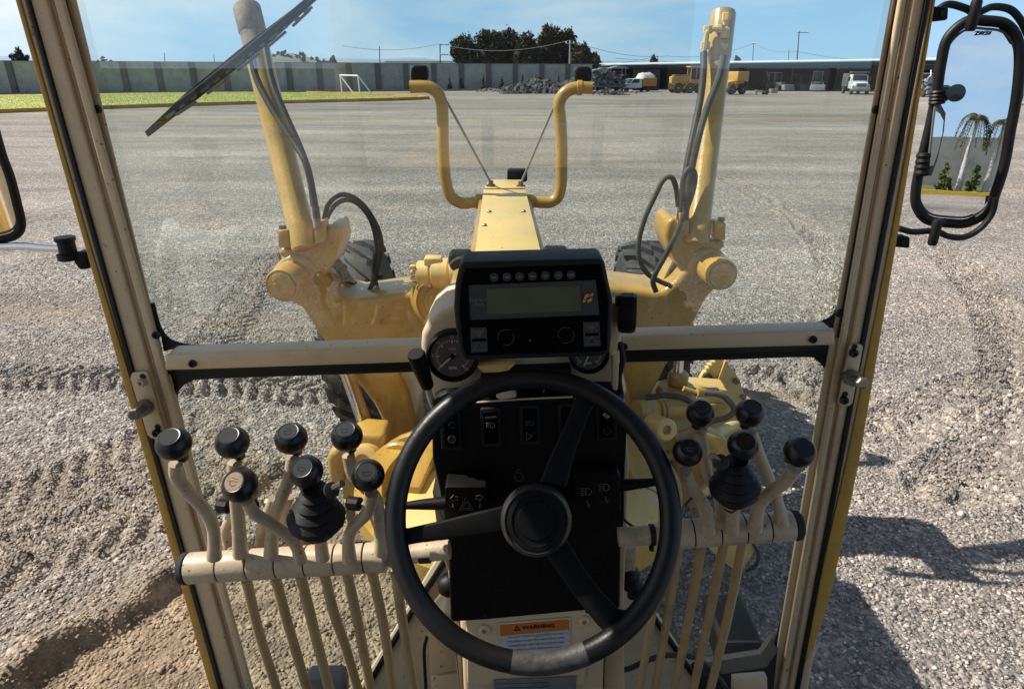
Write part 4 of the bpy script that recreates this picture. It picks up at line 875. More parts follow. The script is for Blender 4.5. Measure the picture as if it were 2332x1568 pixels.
plate('crossbar_underside_seal', [(384,843),(1030,820),(1030,842),(470,860),(420,866),(400,880)], 1.278, .03, black, gr, .001); plate('crossbar_underside_seal', [(1380,798),(1900,785),(1892,835),(1866,812),(1840,806),(1380,820)], 1.278, .03, black, gr, .001)
# glass
def pane(name, px, Y, m, label):
    v = [P(x, y, Y) for x, y in px]; return build(name, v, [tuple(range(len(v)))], m, gr, smooth=False, label=label)
pane('windscreen', [(110,-150),(2080,-150),(1915,745),(1380,768),(1030,780),(370,800)], 1.292, glass, 'dusty upper windscreen with faint reflections')
pane('lower_window', [(385,850),(1030,830),(1030,1240),(1011,1270),(829,1563),(800,1640),(590,1640)], 1.296, glass_low, 'lower left window')
pane('lower_window', [(1380,815),(1890,800),(1768,1470),(1740,1505),(1577,1531),(1440,1330),(1400,1250)], 1.296, glass_low, 'lower right window')
# screws
def screw(x, y, r, Y, m=black):
    c = P(x, y, Y); n_ = (Vector((0,0,EYE))-c).normalized(); n_ = (n_+Vector((0,-1,0))).normalized(); R = M(r, y, Y)
    build('screw', *latheg(c+Vector((0,.004,0)), n_, [(R,0),(R,.005),(R*.75,.009),(R*.42,.009),(R*.38,.005),(.0005,.005)], 16), m, gr)
for x, y, Yd in ((220,249,1.276),(354,764,1.262),(437,829,1.222),(1997,250,1.276),(1913,714,1.276),(1853,774,1.222),(1421,791,1.222),(958,822,1.222)): screw(x, y, 9, Yd-.003)
# latch plates and bolts on the pillars
def latch(px, bolts, pin, head, label):
    pt = plate('latch_plate', px, 1.246, .006, cream, gr, .002, label=label)
    for x, y, m in bolts:
        c = P(x, y, 1.242); R = M(9.5, y, 1.242); build('screw', *latheg(c, (0,-1,.1), [(R,-.002),(R,.006),(R*.8,.009),(R*.4,.009),(R*.38,.004),(.0005,.004)], 16), m, pt)
        build('keyhole', *latheg(c+Vector((.002,.0035,.012)), (0,-1,0), [(R*.7,0),(R*.7,.0012),(.0005,.0012)], 14), black, pt)
    a = P(*pin, 1.244); b = P(*head, 1.16)
    build('latch_stud', *tubeg([a, a.lerp(b, .35), a.lerp(b, .36), b], [M(20,pin[1],1.176), M(19,pin[1],1.176), M(9,pin[1],1.15), M(9,pin[1],1.12)], 16), steel, pt)
    d = (b-a).normalized(); build('stud_head', *latheg(b-d*.006, d, [(M(15,head[1],1.1),0),(M(15,head[1],1.1),.013),(M(11,head[1],1.1),.016),(.0005,.016)], 6), steel, pt, angle=20)
latch([(300,849),(331,846),(337,852),(374,985),(372,997),(362,1001),(344,998),(335,990),(296,862)], [(324,870,lever_c),(358,984,black)], (331,926), (306,942), 'left latch plate')
latch([(1942,784),(1962,784),(1966,790),(1942,918),(1934,925),(1916,925),(1910,918),(1935,790)], [(1943,803,black),(1921,910,black)], (1937,858), (1963,871), 'right latch plate')
# cab shell round us
for (c, s, nm) in (((0,.235,3.42),(1.80,2.12,.10),'cab_roof'),((0,1.25,3.30),(1.66,.07,.14),'windscreen_header'),((0,-.80,1.91),(1.5,.06,1.08),'rear_panel'),((0,-.80,3.06),(1.5,.06,.62),'rear_header'),
     ((-.78,-.80,2.4),(.10,.10,2.0),'rear_pillar'),((.78,-.80,2.4),(.10,.10,2.0),'rear_pillar'),((-.12,-.80,2.75),(.06,.05,.85),'rear_window_bar'),((.42,-.80,2.75),(.06,.05,.85),'rear_window_bar'),((0,.22,1.34),(1.62,2.1,.06),'cab_floor')):
    v, f = boxg(c, s); build(nm, v, f, floorm if nm in ('cab_floor','rear_panel','rear_header') else cream, gr, bevel=.01)
# platform, hood and rear wheels, seen only in the mirrors and the glass
for (c, s, nm, m) in (((-1.5,-.75,.71),(.9,.9,.06),'side_step',yel),((1.3,-.75,.98),(.9,.9,.06),'side_step',yel),((0,-2.7,1.75),(1.5,3.2,1.25),'engine_hood',yel),((0,-1.0,1.1),(.9,1.2,.5),'rear_frame',yel),((0,.7,1.12),(.5,1.2,.32),'rear_frame',yel)):
    v, f = boxg(c, s); build(nm, v, f, m, gr, bevel=.04)
def tyre(c, ax_, R, w_, name='tyre', lug=22, par=gr, rimc=yel, lugh=.045):
    c = Vector(c); ax_ = Vector(ax_).normalized(); s, u, d = frame(ax_); Rb = R-lugh; mb = MB()
    mb.add(*latheg(c-ax_*w_/2, ax_, [(R*.50,.02),(R*.62,0),(Rb*.93,.0),(Rb*.985,w_*.10),(Rb,w_*.3),(Rb,w_*.7),(Rb*.985,w_*.9),(Rb*.93,w_),(R*.62,w_),(R*.50,w_-.02)], 48))
    for k in range(lug):
        for sd_ in (-1, 1):
            a0 = 2*math.pi*(k+.5*(sd_ > 0))/lug; pr = []
            for (q, da) in ((.03,-.01),(.55,.19),(1.03,.30)):
                for ww in (-.055, .055):
                    for hh in (-.01, lugh*(1 if q < .9 else .55)):
                        a = a0+da*sd_*1.0+ww*(1.1 if q < .9 else 1.5); rr = Rb*(1 if q < .9 else .985)+hh; pr.append(c+ax_*sd_*w_/2*q+(s*math.cos(a)+u*math.sin(a))*rr)
            f = []
            for j in (0, 1):
                b_ = j*4; f += [(b_,b_+1,b_+5,b_+4),(b_+1,b_+3,b_+7,b_+5),(b_+3,b_+2,b_+6,b_+7),(b_+2,b_,b_+4,b_+6)]
            f += [(0,2,3,1),(8,9,11,10)]; mb.add(pr, f)
    o = mb.build(name, tyrem, par, angle=30)
    build('rim', *latheg(c-ax_*w_*.3, ax_, [(R*.5,0),(R*.52,w_*.6),(R*.42,w_*.5),(R*.2,w_*.4),(R*.16,w_*.55),(.01,w_*.55)], 24), rimc, o); return o
tl = tyre((-1.27,5.32,.79), (1,.05,.10), .80, .44); tl['label'] = 'left front tyre'
tr_ = tyre((1.18,5.32,.79), (1,-.04,.06), .80, .44); tr_['label'] = 'right front tyre'
for x in (-1.05, 1.05):
    for y in (-2.0, -3.7): tyre((x,y,.72), (1,0,0), .72, .40, lug=18)
# ---------------------------------------------------------------- front frame beam
zt = 2.06
def beam_pt(x, y, z=zt): return G(x, y, z)
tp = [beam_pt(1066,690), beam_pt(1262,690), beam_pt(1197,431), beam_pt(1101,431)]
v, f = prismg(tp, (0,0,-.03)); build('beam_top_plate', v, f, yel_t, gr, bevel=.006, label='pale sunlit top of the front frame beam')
bx = [(p.x, p.y) for p in tp]
v, f = prismg([Vector((bx[0][0]-.035,bx[0][1],zt-.032)), Vector((bx[1][0]+.035,bx[1][1],zt-.032)), Vector((bx[2][0]+.03,bx[2][1],zt-.032)), Vector((bx[3][0]-.03,bx[3][1],zt-.032))], (0,0,-.36)); build('frame_beam', v, f, yel, gr, bevel=.02)
v, f = boxg((.06,2.98,1.56), (.72,1.05,.86)); build('frame_shadow_block', v, f, yel, gr, bevel=.05)  # unseen block added under the beam to broaden its ground shadow
sb_ = [beam_pt(1092,462,zt-.04), beam_pt(1080,500,zt-.04), beam_pt(1078,552,zt-.04), beam_pt(1100,560,zt-.04), beam_pt(1104,455,zt-.04)]
v, f = prismg(sb_, (0,0,-.30)); build('frame_side_bulge', v, f, yel, gr, bevel=.02)
sb_ = [beam_pt(1206,470,zt-.05), beam_pt(1222,505,zt-.05), beam_pt(1226,540,zt-.05), beam_pt(1215,545,zt-.05), beam_pt(1200,455,zt-.05)]
v, f = prismg(sb_, (0,0,-.30)); build('frame_side_bulge', v, f, yel, gr, bevel=.02)
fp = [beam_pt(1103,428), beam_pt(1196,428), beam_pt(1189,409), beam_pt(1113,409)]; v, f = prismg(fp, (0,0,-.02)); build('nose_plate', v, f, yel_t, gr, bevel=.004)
fb = [p+Vector((0,0,-.03)) for p in fp]; v, f = prismg(fb, (0,0,-.9)); build('nose_casting', v, f, yel, gr, bevel=.02)
v, f = boxg((beam_pt(1178,406)+Vector((0,.05,.02))), (.17,.14,.10)); build('front_lamp_back', v, f, blackp, gr, bevel=.02)
v, f = boxg((beam_pt(1160,585)+Vector((0,0,.006))), (.345,.10,.012)); build('beam_lip', v, f, yel_t, gr, bevel=.004)
for x, y in ((1114,483),(1192,482),(1103,514)):
    c = beam_pt(x, y); build('beam_bolt', *latheg(c, (0,0,1), [(.016,0),(.016,.008),(.012,.012),(.001,.012)], 6), steel, gr, angle=20)
# ---------------------------------------------------------------- lamp bar
YB = 4.95
def rodpx(name, px, Ys, rpx, m, **k): return pxtube(name, px, Ys, rpx, m, gr, **k)
rodpx('lamp_bar_tube', [(1098,457),(1075,461),(1050,462),(1030,450),(1018,425),(1012,385),(1009,330),(1008,270),(1006,236),(998,214),(983,201),(965,197),(934,198)], YB, 13, yel, sides=16, label='left lamp bar tube')
rodpx('lamp_bar_tube', [(1203,457),(1232,461),(1255,460),(1271,447),(1278,420),(1279,385),(1279,330),(1276,270),(1273,240),(1281,218),(1297,205),(1318,200),(1348,200)], YB, 13, yel, sides=16, label='right lamp bar tube')
rodpx('brace_rod', [(1118,416),(1018,232)], [YB+.3,YB], 2.6, far_l, sides=8); rodpx('brace_rod', [(1186,418),(1266,232)], [YB+.3,YB], 2.6, far_l, sides=8)
for x, y in ((1118,417),(1186,419)): build('brace_nut', *latheg(P(x,y,YB+.3)-Vector((0,0,.03)), (0,0,1), [(.04,0),(.04,.02),(.022,.022),(.022,.05),(.001,.05)], 6), steel, gr, angle=20)
for x in (1092, 1207): build('tube_clamp', *latheg(P(x,458,YB)-Vector((.03,0,0)), (1,0,0), [(.05,0),(.056,.005),(.056,.055),(.05,.06)], 18), yel, gr)
def work_lamp(x0, x1, y0, y1, lab):
    a = [P(x0+3,y0,YB), P(x1-3,y0,YB), P(x1+1,y0+14,YB), P(x1+1,y1-10,YB), P(x1-3,y1,YB), P(x0+1,y1,YB), P(x0-1,y1-10,YB), P(x0-1,y0+12,YB)]
    v, f = prismg(a, (0,.10,0)); o = build('work_lamp', v, f, blackp, gr, bevel=.014, seg=3, label=lab)
    a = [P(x0-2,y0+2,YB+.10), P(x1+2,y0+2,YB+.10), P(x1+2,y1,YB+.10), P(x0-2,y1,YB+.10)]; v, f = prismg(a, (0,.02,0)); build('lamp_rim', v, f, far_l, o, bevel=.006)
    m_ = (x0+x1)/2; rod = [P(m_-14,y1+6,YB+.03), P(m_-8,y1-4,YB+.03), P(m_+2,y1-8,YB+.05)]; build('lamp_cable', *tubeg(cat_rom(rod, 5), .008, 8), hosed, o)
    v, f = boxg(P(m_,y1+2,YB+.05), (.04,.04,.10)); build('lamp_bracket', v, f, yel, o, bevel=.005)
work_lamp(936,973,149,187,'left black work lamp'); work_lamp(1311,1347,152,188,'right black work lamp')
for x in (934, 1348): pass
build('tube_strap', *latheg(P(1320,200,YB)-Vector((.02,0,0)), (1,0,0), [(.047,0),(.051,.003),(.051,.035),(.047,.038)], 18), yel, gr)
# headlamps beside the beam
for (x0,x1,y0,y1,lab) in ((1020,1076,578,601,'left headlamp behind the display'),(1238,1298,570,594,'right headlamp behind the display')):
    a = [P(x0,y0+4,3.2), P(x0+8,y0,3.2), P(x1-4,y0,3.2), P(x1,y1,3.2), P(x1-4,y1+18,3.2), P(x0+8,y1+18,3.2), P(x0,y1,3.2)]; v, f = prismg(a, (0,.12,0)); build('headlamp', v, f, blackp, gr, bevel=.02, seg=3, label=lab)
# ---------------------------------------------------------------- saddle and lift arms
YA = 3.70
def arm(name, px, Y0, dep, lab, bev=.035, m=yel): return plate(name, px, Y0, dep, m, gr, bev, seg=3, label=lab)
arm('lift_arm', [(612,640),(620,612),(640,590),(668,575),(700,584),(720,608),(738,634),(754,660),(778,678),(806,684),(850,678),(905,670),(962,662),(1010,652),(1040,700),(1040,770),(985,850),(945,870),(935,840),(905,842),(930,892),(945,945),(950,1000),(930,1040),(880,1030),(874,990),(870,960),(850,920),(822,885),(798,862),(770,820),(734,774),(718,752),(700,722),(688,704),(665,690),(640,688)], YA, .40, 'left lift arm with its leg down to the circle')
arm('lift_arm', [(1672,620),(1664,600),(1646,574),(1622,562),(1600,562),(1580,578),(1562,612),(1538,640),(1512,663),(1490,666),(1440,660),(1392,654),(1330,650),(1330,760),(1380,800),(1412,820),(1422,860),(1432,905),(1440,960),(1468,935),(1486,895),(1505,862),(1526,818),(1560,775),(1578,744),(1592,716),(1608,684),(1628,662)], YA, .40, 'right lift arm with its leg down to the circle')
def rounded_pin(x, y, r, dx, dy, lab):
    c = P(x, y, YA-.16); b = P(x+dx, y+dy, YA+.16); d = (c-b).normalized(); R = M(r, y, YA-.16); Lh = (c-b).length
    o = build('pin_housing', *latheg(b, d, [(R*.9,0),(R*1.02,.03),(R*1.02,Lh*.5),(R,Lh-.012),(R*.94,Lh),(.001,Lh)], 36), yel, gr, label=lab)
    build('pin_cap', *latheg(c+d*.001, d, [(R*.80,0),(R*.80,.004),(R*.76,.006),(.001,.006)], 36), yel, o); build('cap_groove', *latheg(c, d, [(R*.83,0),(R*.83,.003),(R*.79,.0035),(.001,.0035)], 36), steel, o)
    s, u, _ = frame(d)
    for k in (-1, 1): build('cap_lug', *latheg(c+d*.006+s*k*R*.32, d, [(R*.2,0),(R*.17,.006),(.001,.008)], 14), yel, o)
rounded_pin(642,651,40,48,-38,'left pin end'); rounded_pin(1645,627,37,-44,-34,'right pin end')
# pivot centre and motor
c = P(1008,700,YA-.10); o = build('pivot_boss', *latheg(c+Vector((0,.25,0)), (-.05,-1,.12), [(M(74,700,YA),0),(M(74,700,YA),.16),(M(66,700,YA),.18),(M(62,700,YA),.235),(M(54,700,YA),.25),(M(50,700,YA),.235),(M(38,700,YA),.235),(M(36,700,YA),.25),(.001,.25)], 48), yel, gr)
mc = P(1000,622,YA-.05); ax_ = Vector((1,-.10,.05)).normalized()
o = build('circle_drive_motor', *latheg(mc-ax_*.13, ax_, [(.055,0),(.075,.012),(.078,.08),(.070,.085),(.070,.092),(.086,.10),(.088,.19),(.080,.20),(.080,.205),(.10,.212),(.102,.27),(.001,.28)], 26), yel_t, gr)
for k in range(5): a = -.9+k*.45; build('motor_bolt', *latheg(mc+ax_*.10+Vector((0,-math.cos(a)*.075,math.sin(a)*.075)), ax_, [(.012,0),(.012,.045),(.001,.047)], 6), yel_t, o, angle=20)
v, f = boxg(mc+Vector((-.03,0,.075)), (.10,.09,.05)); build('motor_port_block', v, f, yel_t, o, bevel=.012)
for k in range(4): v, f = boxg(mc+Vector((-.145,-.03,-.05+.032*k)), (.03,.04,.02)); build('motor_fin', v, f, yel_t, o, bevel=.004)
v, f = boxg(P(1285,600,3.5), (.12,.2,.08)); build('valve_cover', v, f, yel_t, gr, bevel=.03)
# ball sockets + cylinders
def lift_cyl(top, bot, Yt, Yb, rt, rb, lab, worn):
    a, b = P(*bot, Yb), P(*top, Yt); d = (b-a).normalized(); Lh = (b-a).length; R = M(rb, bot[1], Yb)
    o = build('lift_cylinder', *latheg(a, d, [(R*.9,-.05),(R*1.08,-.04),(R*1.08,.09),(R*1.0,.10),(R,Lh*.8 if worn else Lh-.26)], 32), yel, gr, label=lab)
    if worn: build('cylinder_upper', *latheg(a+d*Lh*.8, d, [(R*.99,0),(R*.985,Lh*.2-.16)], 32), rusty, o)
    k0 = Lh-.16 if worn else Lh-.26
    build('cylinder_head', *latheg(a+d*k0, d, [(R*1.0,0),(R*1.06,.01),(R*1.06,Lh-k0-.012),(R*.98,Lh-k0),(.001,Lh-k0)], 32), rusty if worn else yel, o); return a, b, d
# left: worn primer at the top; right: clean yellow
la, lb, ld = lift_cyl((561,14), (692,548), 4.25, 3.72, 28, 29, 'left blade lift cylinder with worn bare top', True)
ra, rb_, rd = lift_cyl((1648,28), (1588,536), 4.15, 3.72, 26, 26, 'right blade lift cylinder, clean yellow', False)
def socket(cx, cy, side, lab):
    o = plate('ball_socket', [(cx-side*72,cy+28),(cx-side*66,cy+12),(cx-side*10,cy+16),(cx+side*20,cy-4),(cx+side*46,cy-40),(cx+side*62,cy-30),(cx+side*68,cy+4),(cx+side*58,cy+40),(cx+side*38,cy+75),(cx+side*10,cy+95),(cx-side*20,cy+60)], YA+.02, .34, yel, gr, .04, seg=3, label=lab)
    plate('socket_lug', [(cx-side*72,cy-26),(cx-side*48,cy-30),(cx-side*44,cy+10),(cx-side*70,cy+14)], YA-.02, .10, yel, o, .008); plate('socket_lug', [(cx+side*12,cy-42),(cx+side*34,cy-50),(cx+side*36,cy),(cx+side*12,cy+4)], YA-.03, .10, yel, o, .008)
    build('socket_boss', *latheg(P(cx+side*44,cy-6,YA+.10), (side*.9,-.4,.1), [(.085,-.05),(.095,.0),(.07,.035),(.02,.045),(.001,.045)], 24), yel, o)
    build('boss_bolt', *latheg(P(cx-side*60,cy-31,YA+.02), (0,0,1), [(.02,0),(.02,.02),(.001,.022)], 6), steel, o, angle=20)
socket(704,552,1,'left ball socket'); socket(1582,534,-1,'right ball socket')
# chrome rods and lower ends
def bar_px(name, p0, p1, Y0, Y1, rpx, m, par=gr, **k): return build(name, *tubeg([P(*p0,Y0), P(*p1,Y1)], M(rpx,p0[1],Y0), 20), m, par, **k)
bar_px('lift_rod', (765,800), (836,1000), 3.62, 3.55, 9, chrome); bar_px('rod_guard', (778,800), (850,1000), 3.66, 3.58, 11, yel)
bar_px('lift_rod', (1549,780), (1543,872), 3.80, 3.75, 11, chrome); build('rod_collar', *latheg(P(1544,862,3.76), (0,0,1), [(.06,-.03),(.065,0),(.065,.03),(.05,.05),(.04,.05)], 24), yel, gr); 
build('rod_eye', *latheg(P(1540,885,3.76), (0,0,1), [(.12,-.08),(.13,-.02),(.11,.02),(.06,.03)], 24), yel, gr)
# ---------------------------------------------------------------- circle, drawbar, blade
zc_ = .92
cc = G(1180, 1090, zc_); Rr = .86
prof = [(Rr,0),(Rr,.10),(Rr-.14,.10),(Rr-.14,0)]
s_ = 72; v = []; f = []
for k in range(s_):
    a = 2*math.pi*k/s_
    for r, h in prof: v.append((cc.x+math.cos(a)*r, cc.y+.05+math.sin(a)*r*.9, zc_-.13+h))
for k in range(s_):
    l = (k+1) % s_
    for j in range(4): i = (j+1) % 4; f.append((k*4+j, k*4+i, l*4+i, l*4+j))
ring = build('blade_circle', v, f, yel, gr, angle=40)
dp = [G(x, y, zc_) for x, y in ((880,1150),(1000,1060),(1420,1050),(1500,1110),(1500,1185),(1400,1220),(1000,1225),(900,1200))]
v, f = prismg(dp, (0,0,-.04)); build('drawbar_plate', v, f, yel_t, gr, bevel=.01)
for a, b in ((G(930,1120,zc_), P(1120,620,5.2)), (G(1470,1100,zc_), P(1200,620,5.2))): b = Vector((b.x,b.y,1.05)); build('drawbar_side', *barg(a+Vector((0,0,-.05)), b, .13, .18), yel, gr, bevel=.015)
for px_ in ([(742,1046),(750,1032),(764,1022),(783,1018),(786,1060),(783,1100),(762,1136),(750,1110)],): plate('circle_bracket', px_, 3.25, .20, yel, gr, .03, seg=3)
plate('circle_bracket', [(783,1010),(800,998),(822,989),(850,991),(876,990),(880,1040),(876,1110),(858,1170),(840,1190),(800,1150),(786,1080)], 3.35, .22, yel, gr, .03, seg=3)
build('bracket_bush', *latheg(P(832,1048,3.30), (-.2,-1,.3), [(.10,-.05),(.10,.03),(.085,.04),(.05,.04),(.045,.0),(.001,.0)], 28), yel_t, gr)
build('bracket_bush', *latheg(P(912,1052,3.28), (-.2,-1,.2), [(.13,-.05),(.13,.03),(.12,.04),(.07,.04),(.065,.035),(.001,.035)], 28), yel, gr)
plate('side_plate', [(1416,930),(1440,952),(1478,975),(1508,1030),(1506,1120),(1496,1180),(1414,1185)], 3.30, .05, yel, gr, .01); plate('side_plate', [(905,1000),(1020,960),(1020,1190),(900,1190)], 3.30, .05, yel, gr, .01)
for x, y in ((1430,1022),(1470,1048),(1452,1090)): build('plate_bolt', *latheg(P(x,y,3.296), (0,-1,0), [(.018,0),(.018,.012),(.001,.013)], 6), steel, gr, angle=20)
build('pivot_bush', *latheg(P(1512,976,3.25), (.25,-1,.35), [(M(26,976,3.25),-.14),(M(26,976,3.25),.03),(M(22,976,3.25),.04),(M(11,976,3.25),.04),(M(10,976,3.25),.0),(.001,.0)], 32), yel_t, gr)
bar_px('side_shift_cylinder', (1448,934), (1600,926), 3.5, 3.75, 23, yel); 
for x in (1502, 1512): build('hose_clamp', *latheg(P(x,932,3.57)-Vector((.01,0,0)), (1,.3,0), [(.066,0),(.07,.003),(.07,.022),(.066,.025)], 24), yel, gr)
pl_ = [P(1486,888,4.0), P(1560,872,4.1), P(1650,878,4.2), P(1660,892,4.2), P(1560,896,4.0), P(1488,902,3.9)]; v, f = prismg(pl_, (0,.12,0)); build('link_arm', v, f, yel_t, gr, bevel=.01)
bar_px('hydraulic_fitting', (1585,892), (1632,892), 3.6, 3.65, 11, yel); bar_px('hydraulic_fitting', (1556,884), (1585,894), 3.6, 3.6, 6, yel)
rodpx('hydraulic_hose', [(1604,893),(1640,898),(1662,915),(1672,935),(1655,950),(1620,960),(1590,985)], [3.6]*7, 7, hosed, sides=10); rodpx('hydraulic_hose', [(1470,905),(1520,900),(1560,908),(1590,930),(1600,960)], [3.45]*5, 7, hosem, sides=10)
rodpx('hydraulic_hose', [(1360,1040),(1420,1045),(1450,1030),(1465,1010)], 3.2, 4, hosem, sides=8); rodpx('hydraulic_hose', [(960,1060),(985,1095),(1012,1125)], 3.1, 5, hosem, sides=8)
rodpx('control_cable', [(1410,1110),(1445,1104),(1480,1112),(1502,1125)], 1.15, 3, lever_c, sides=8); rodpx('control_cable', [(1412,1120),(1408,1160),(1430,1190),(1465,1208),(1500,1205)], 1.05, 3.5, black, sides=8)
# moldboard: curved plate, right end far, left end near
def blade():
    a, b = G(790, 1180), G(1662, 1046); d = (b-a).normalized(); nrm = Vector((d.y, -d.x, 0)); K = 12; pr = []
    for k in range(K):
        t_ = k/(K-1); pr.append((.16*math.sin(math.pi*t_)-.02, .04+.66*t_))
    v = []; f = []
    for e in (a, b):
        for th in (0, -.022):
            for o_, z in pr: v.append(e+nrm*(o_+th)+Vector((0,0,z)))
    q = lambda e, t_, k: e*2*K+t_*K+k
    for k in range(K-1):
        f += [(q(0,0,k),q(0,0,k+1),q(1,0,k+1),q(1,0,k)), (q(0,1,k),q(1,1,k),q(1,1,k+1),q(0,1,k+1)), (q(0,0,k),q(0,1,k),q(0,1,k+1),q(0,0,k+1)), (q(1,0,k),q(1,0,k+1),q(1,1,k+1),q(1,1,k))]
    f += [(q(0,0,0),q(1,0,0),q(1,1,0),q(0,1,0)), (q(0,0,K-1),q(0,1,K-1),q(1,1,K-1),q(1,0,K-1))]
    o = build('moldboard', v, f, yel, gr); 
    build('cutting_edge', *barg(a+Vector((0,0,.06)), b+Vector((0,0,.06)), .03, .14), steel, o, smooth=False)
    for z in (.22, .60): build('moldboard_rib', *barg(a+nrm*.13+Vector((0,0,z)), b+nrm*.13+Vector((0,0,z)), .06, .05), yel, o, bevel=.005)
    mm = a.lerp(b, .5)
blade()
ep = [(1642,813),(1658,828),(1675,849),(1688,875),(1695,901),(1695,940),(1692,973),(1674,1012),(1656,1046),(1622,1030),(1596,980),(1585,910),(1594,862),(1604,846),(1609,846),(1607,838),(1614,838),(1612,830),(1621,831),(1619,823),(1628,824),(1627,817),(1635,818)]
o = plate('blade_end_plate', ep, [4.35]*len(ep), .05, yel_t, gr, .008, label='cream end plate of the blade with a scalloped edge')
for x, y, r in ((1676,866,7),(1692,902,6)): build('end_plate_bolt', *latheg(P(x,y,4.347), (0,-1,0), [(M(r,y,4.35),0),(M(r,y,4.35),.02),(.001,.022)], 14), steel, o)
plate('end_plate_rib', [(1652,820),(1660,826),(1640,880),(1630,878)], 4.33, .02, yel_t, o, .004); plate('rubber_pad', [(1604,862),(1620,855),(1634,872),(1616,880)], 4.30, .04, blackp, o, .004)
plate('wear_plate', [(1605,1240),(1716,1232),(1719,1256),(1706,1278),(1684,1306),(1650,1282)], 3.1, .06, yel_t, gr, .01)
bar_px('slide_rail', (1560,1020), (1688,960), 3.5, 4.2, 14, yel_t); bar_px('slide_rail', (1590,1130), (1660,1060), 3.2, 3.8, 16, yel); plate('blade_bracket', [(1540,1010),(1610,985),(1655,1000),(1668,1060),(1620,1080),(1590,1160),(1545,1150)], 3.55, .14, yel, gr, .02)
rodpx('hydraulic_hose', [(1716,1238),(1727,1262),(1720,1288),(1697,1300)], 3.08, 4, hosem, sides=8)
# ---------------------------------------------------------------- hoses on the lift cylinders
rodpx('hydraulic_hose', [(571,128),(588,188),(628,262),(672,329),(696,370),(712,437),(722,497)], [3.95,3.9,3.82,3.75,3.7,3.68,3.66], 8, hosem, sides=10)
rodpx('hydraulic_hose', [(603,105),(620,188),(650,262),(683,336),(705,400),(716,470)], [4.1,4.0,3.92,3.85,3.78,3.74], 8, hosem, sides=10)
rodpx('hose_fitting', [(574,120),(583,160)], [3.96,3.93], 9, chrome, sides=10); rodpx('hose_fitting', [(718,470),(723,520)], [3.68,3.66], 9, rusty, sides=10)
rodpx('hydraulic_hose', [(738,500),(748,466),(775,444),(806,450),(838,480),(864,530),(868,580),(850,640),(836,672)], 3.9, 5.5, hosem, sides=10)
rodpx('hydraulic_hose', [(742,500),(762,468),(790,455),(820,468),(846,505),(858,560),(853,615),(860,672)], 3.95, 5.5, hosem, sides=10)
rodpx('hydraulic_hose', [(766,598),(800,645),(845,685)], [3.85,4.0,4.1], 12, hosed, sides=12); build('hose_tie', *latheg(P(861,628,3.92), (0,0,1), [(.03,-.012),(.034,0),(.03,.012)], 12), black, gr)
rodpx('steel_pipe', [(1655,34),(1652,62),(1647,90),(1645,125)], 4.05, 6, yel_t, sides=10); rodpx('steel_pipe', [(1660,68),(1635,66),(1613,70),(1608,88),(1603,122)], 4.02, 6, yel_t, sides=10)
for x, y in ((1655,38),(1650,78),(1612,68),(1640,66),(1606,104),(1647,108)): build('pipe_nut', *latheg(P(x,y,4.03)-Vector((0,0,.02)), (0,0,1), [(.024,0),(.026,.003),(.026,.037),(.024,.04)], 6), yel_t, gr, angle=20)
rodpx('hydraulic_hose', [(1603,120),(1602,160),(1596,220),(1580,300),(1566,370),(1556,430),(1548,500)], [4.0,3.95,3.9,3.8,3.75,3.72,3.7], 8, hosem, sides=10)
rodpx('hydraulic_hose', [(1647,130),(1636,180),(1612,240),(1594,300),(1578,370),(1568,430),(1560,500)], [3.95,3.85,3.75,3.68,3.66,3.66,3.66], 8, hosem, sides=10)
rodpx('hydraulic_hose', [(1545,470),(1540,430),(1530,405),(1512,408),(1492,445),(1468,498),(1455,549),(1456,589),(1472,620),(1494,636),(1530,652)], 3.6, 6, hosed, sides=10)
rodpx('hydraulic_hose', [(1554,470),(1556,410),(1570,384),(1582,398),(1576,440),(1546,519),(1522,569),(1494,620),(1487,642),(1494,664)], 3.55, 6.5, hosem, sides=10)
rodpx('hydraulic_hose', [(1540,590),(1525,620),(1505,660)], 3.85, 6, hosed, sides=10); rodpx('hydraulic_hose', [(1552,600),(1535,630),(1520,662)], 3.88, 6, hosed, sides=10)
# ---------------------------------------------------------------- wiper outside the glass
def wiper():
    Y = 1.335; rail = lambda name, pa, pb, wpx, dep, m, Yo=0: build(name, *barg(P(*pa,Y+Yo), P(*pb,Y+Yo), dep, M(wpx,pa[1],Y), up=(0,-1,0)), m, gr)
    r0 = plate('wiper_blade', [(329,300),(336,312),(430,240),(620,92),(728,-8),(714,-16),(545,112),(420,214)], Y+.01, .006, blackp, gr, .001)
    plate('wiper_arm', [(390,238),(428,212),(552,114),(706,-14),(716,-8),(558,124),(434,224),(392,246)], Y-.012, .010, black, gr, .003)
    for (a, b) in (((400,262),(446,232)),((470,214),(520,178)),((540,160),(590,122)),((610,106),(650,72)),((665,60),(705,22))):
        d_ = Vector((b[0]-a[0], b[1]-a[1], 0)).normalized(); n_ = Vector((-d_.y, d_.x, 0)); q = lambda p, k: (p[0]+n_.x*k, p[1]+n_.y*k)
        plate('wiper_link', [q(a,-3), q(b,-3), q(b,3), q(a,3)], Y-.006, .006, steel, gr, .001)
    for i in range(13):
        t_ = (i+.5)/13; x = 372+(712-372)*t_; y = 268+(10-268)*t_; d_ = Vector((340,-258,0)).normalized(); n_ = Vector((-d_.y, d_.x, 0)); L2 = (7 if i % 3 else 12); W2 = 3.2
        plate('wiper_slot', [(x+d_.x*sx*L2+n_.x*(sy*W2+4), y+d_.y*sx*L2+n_.y*(sy*W2+4)) for sx, sy in ((-1,-1),(1,-1),(1,1),(-1,1))], Y-.002, .002, far_l, gr, .0)
wiper()
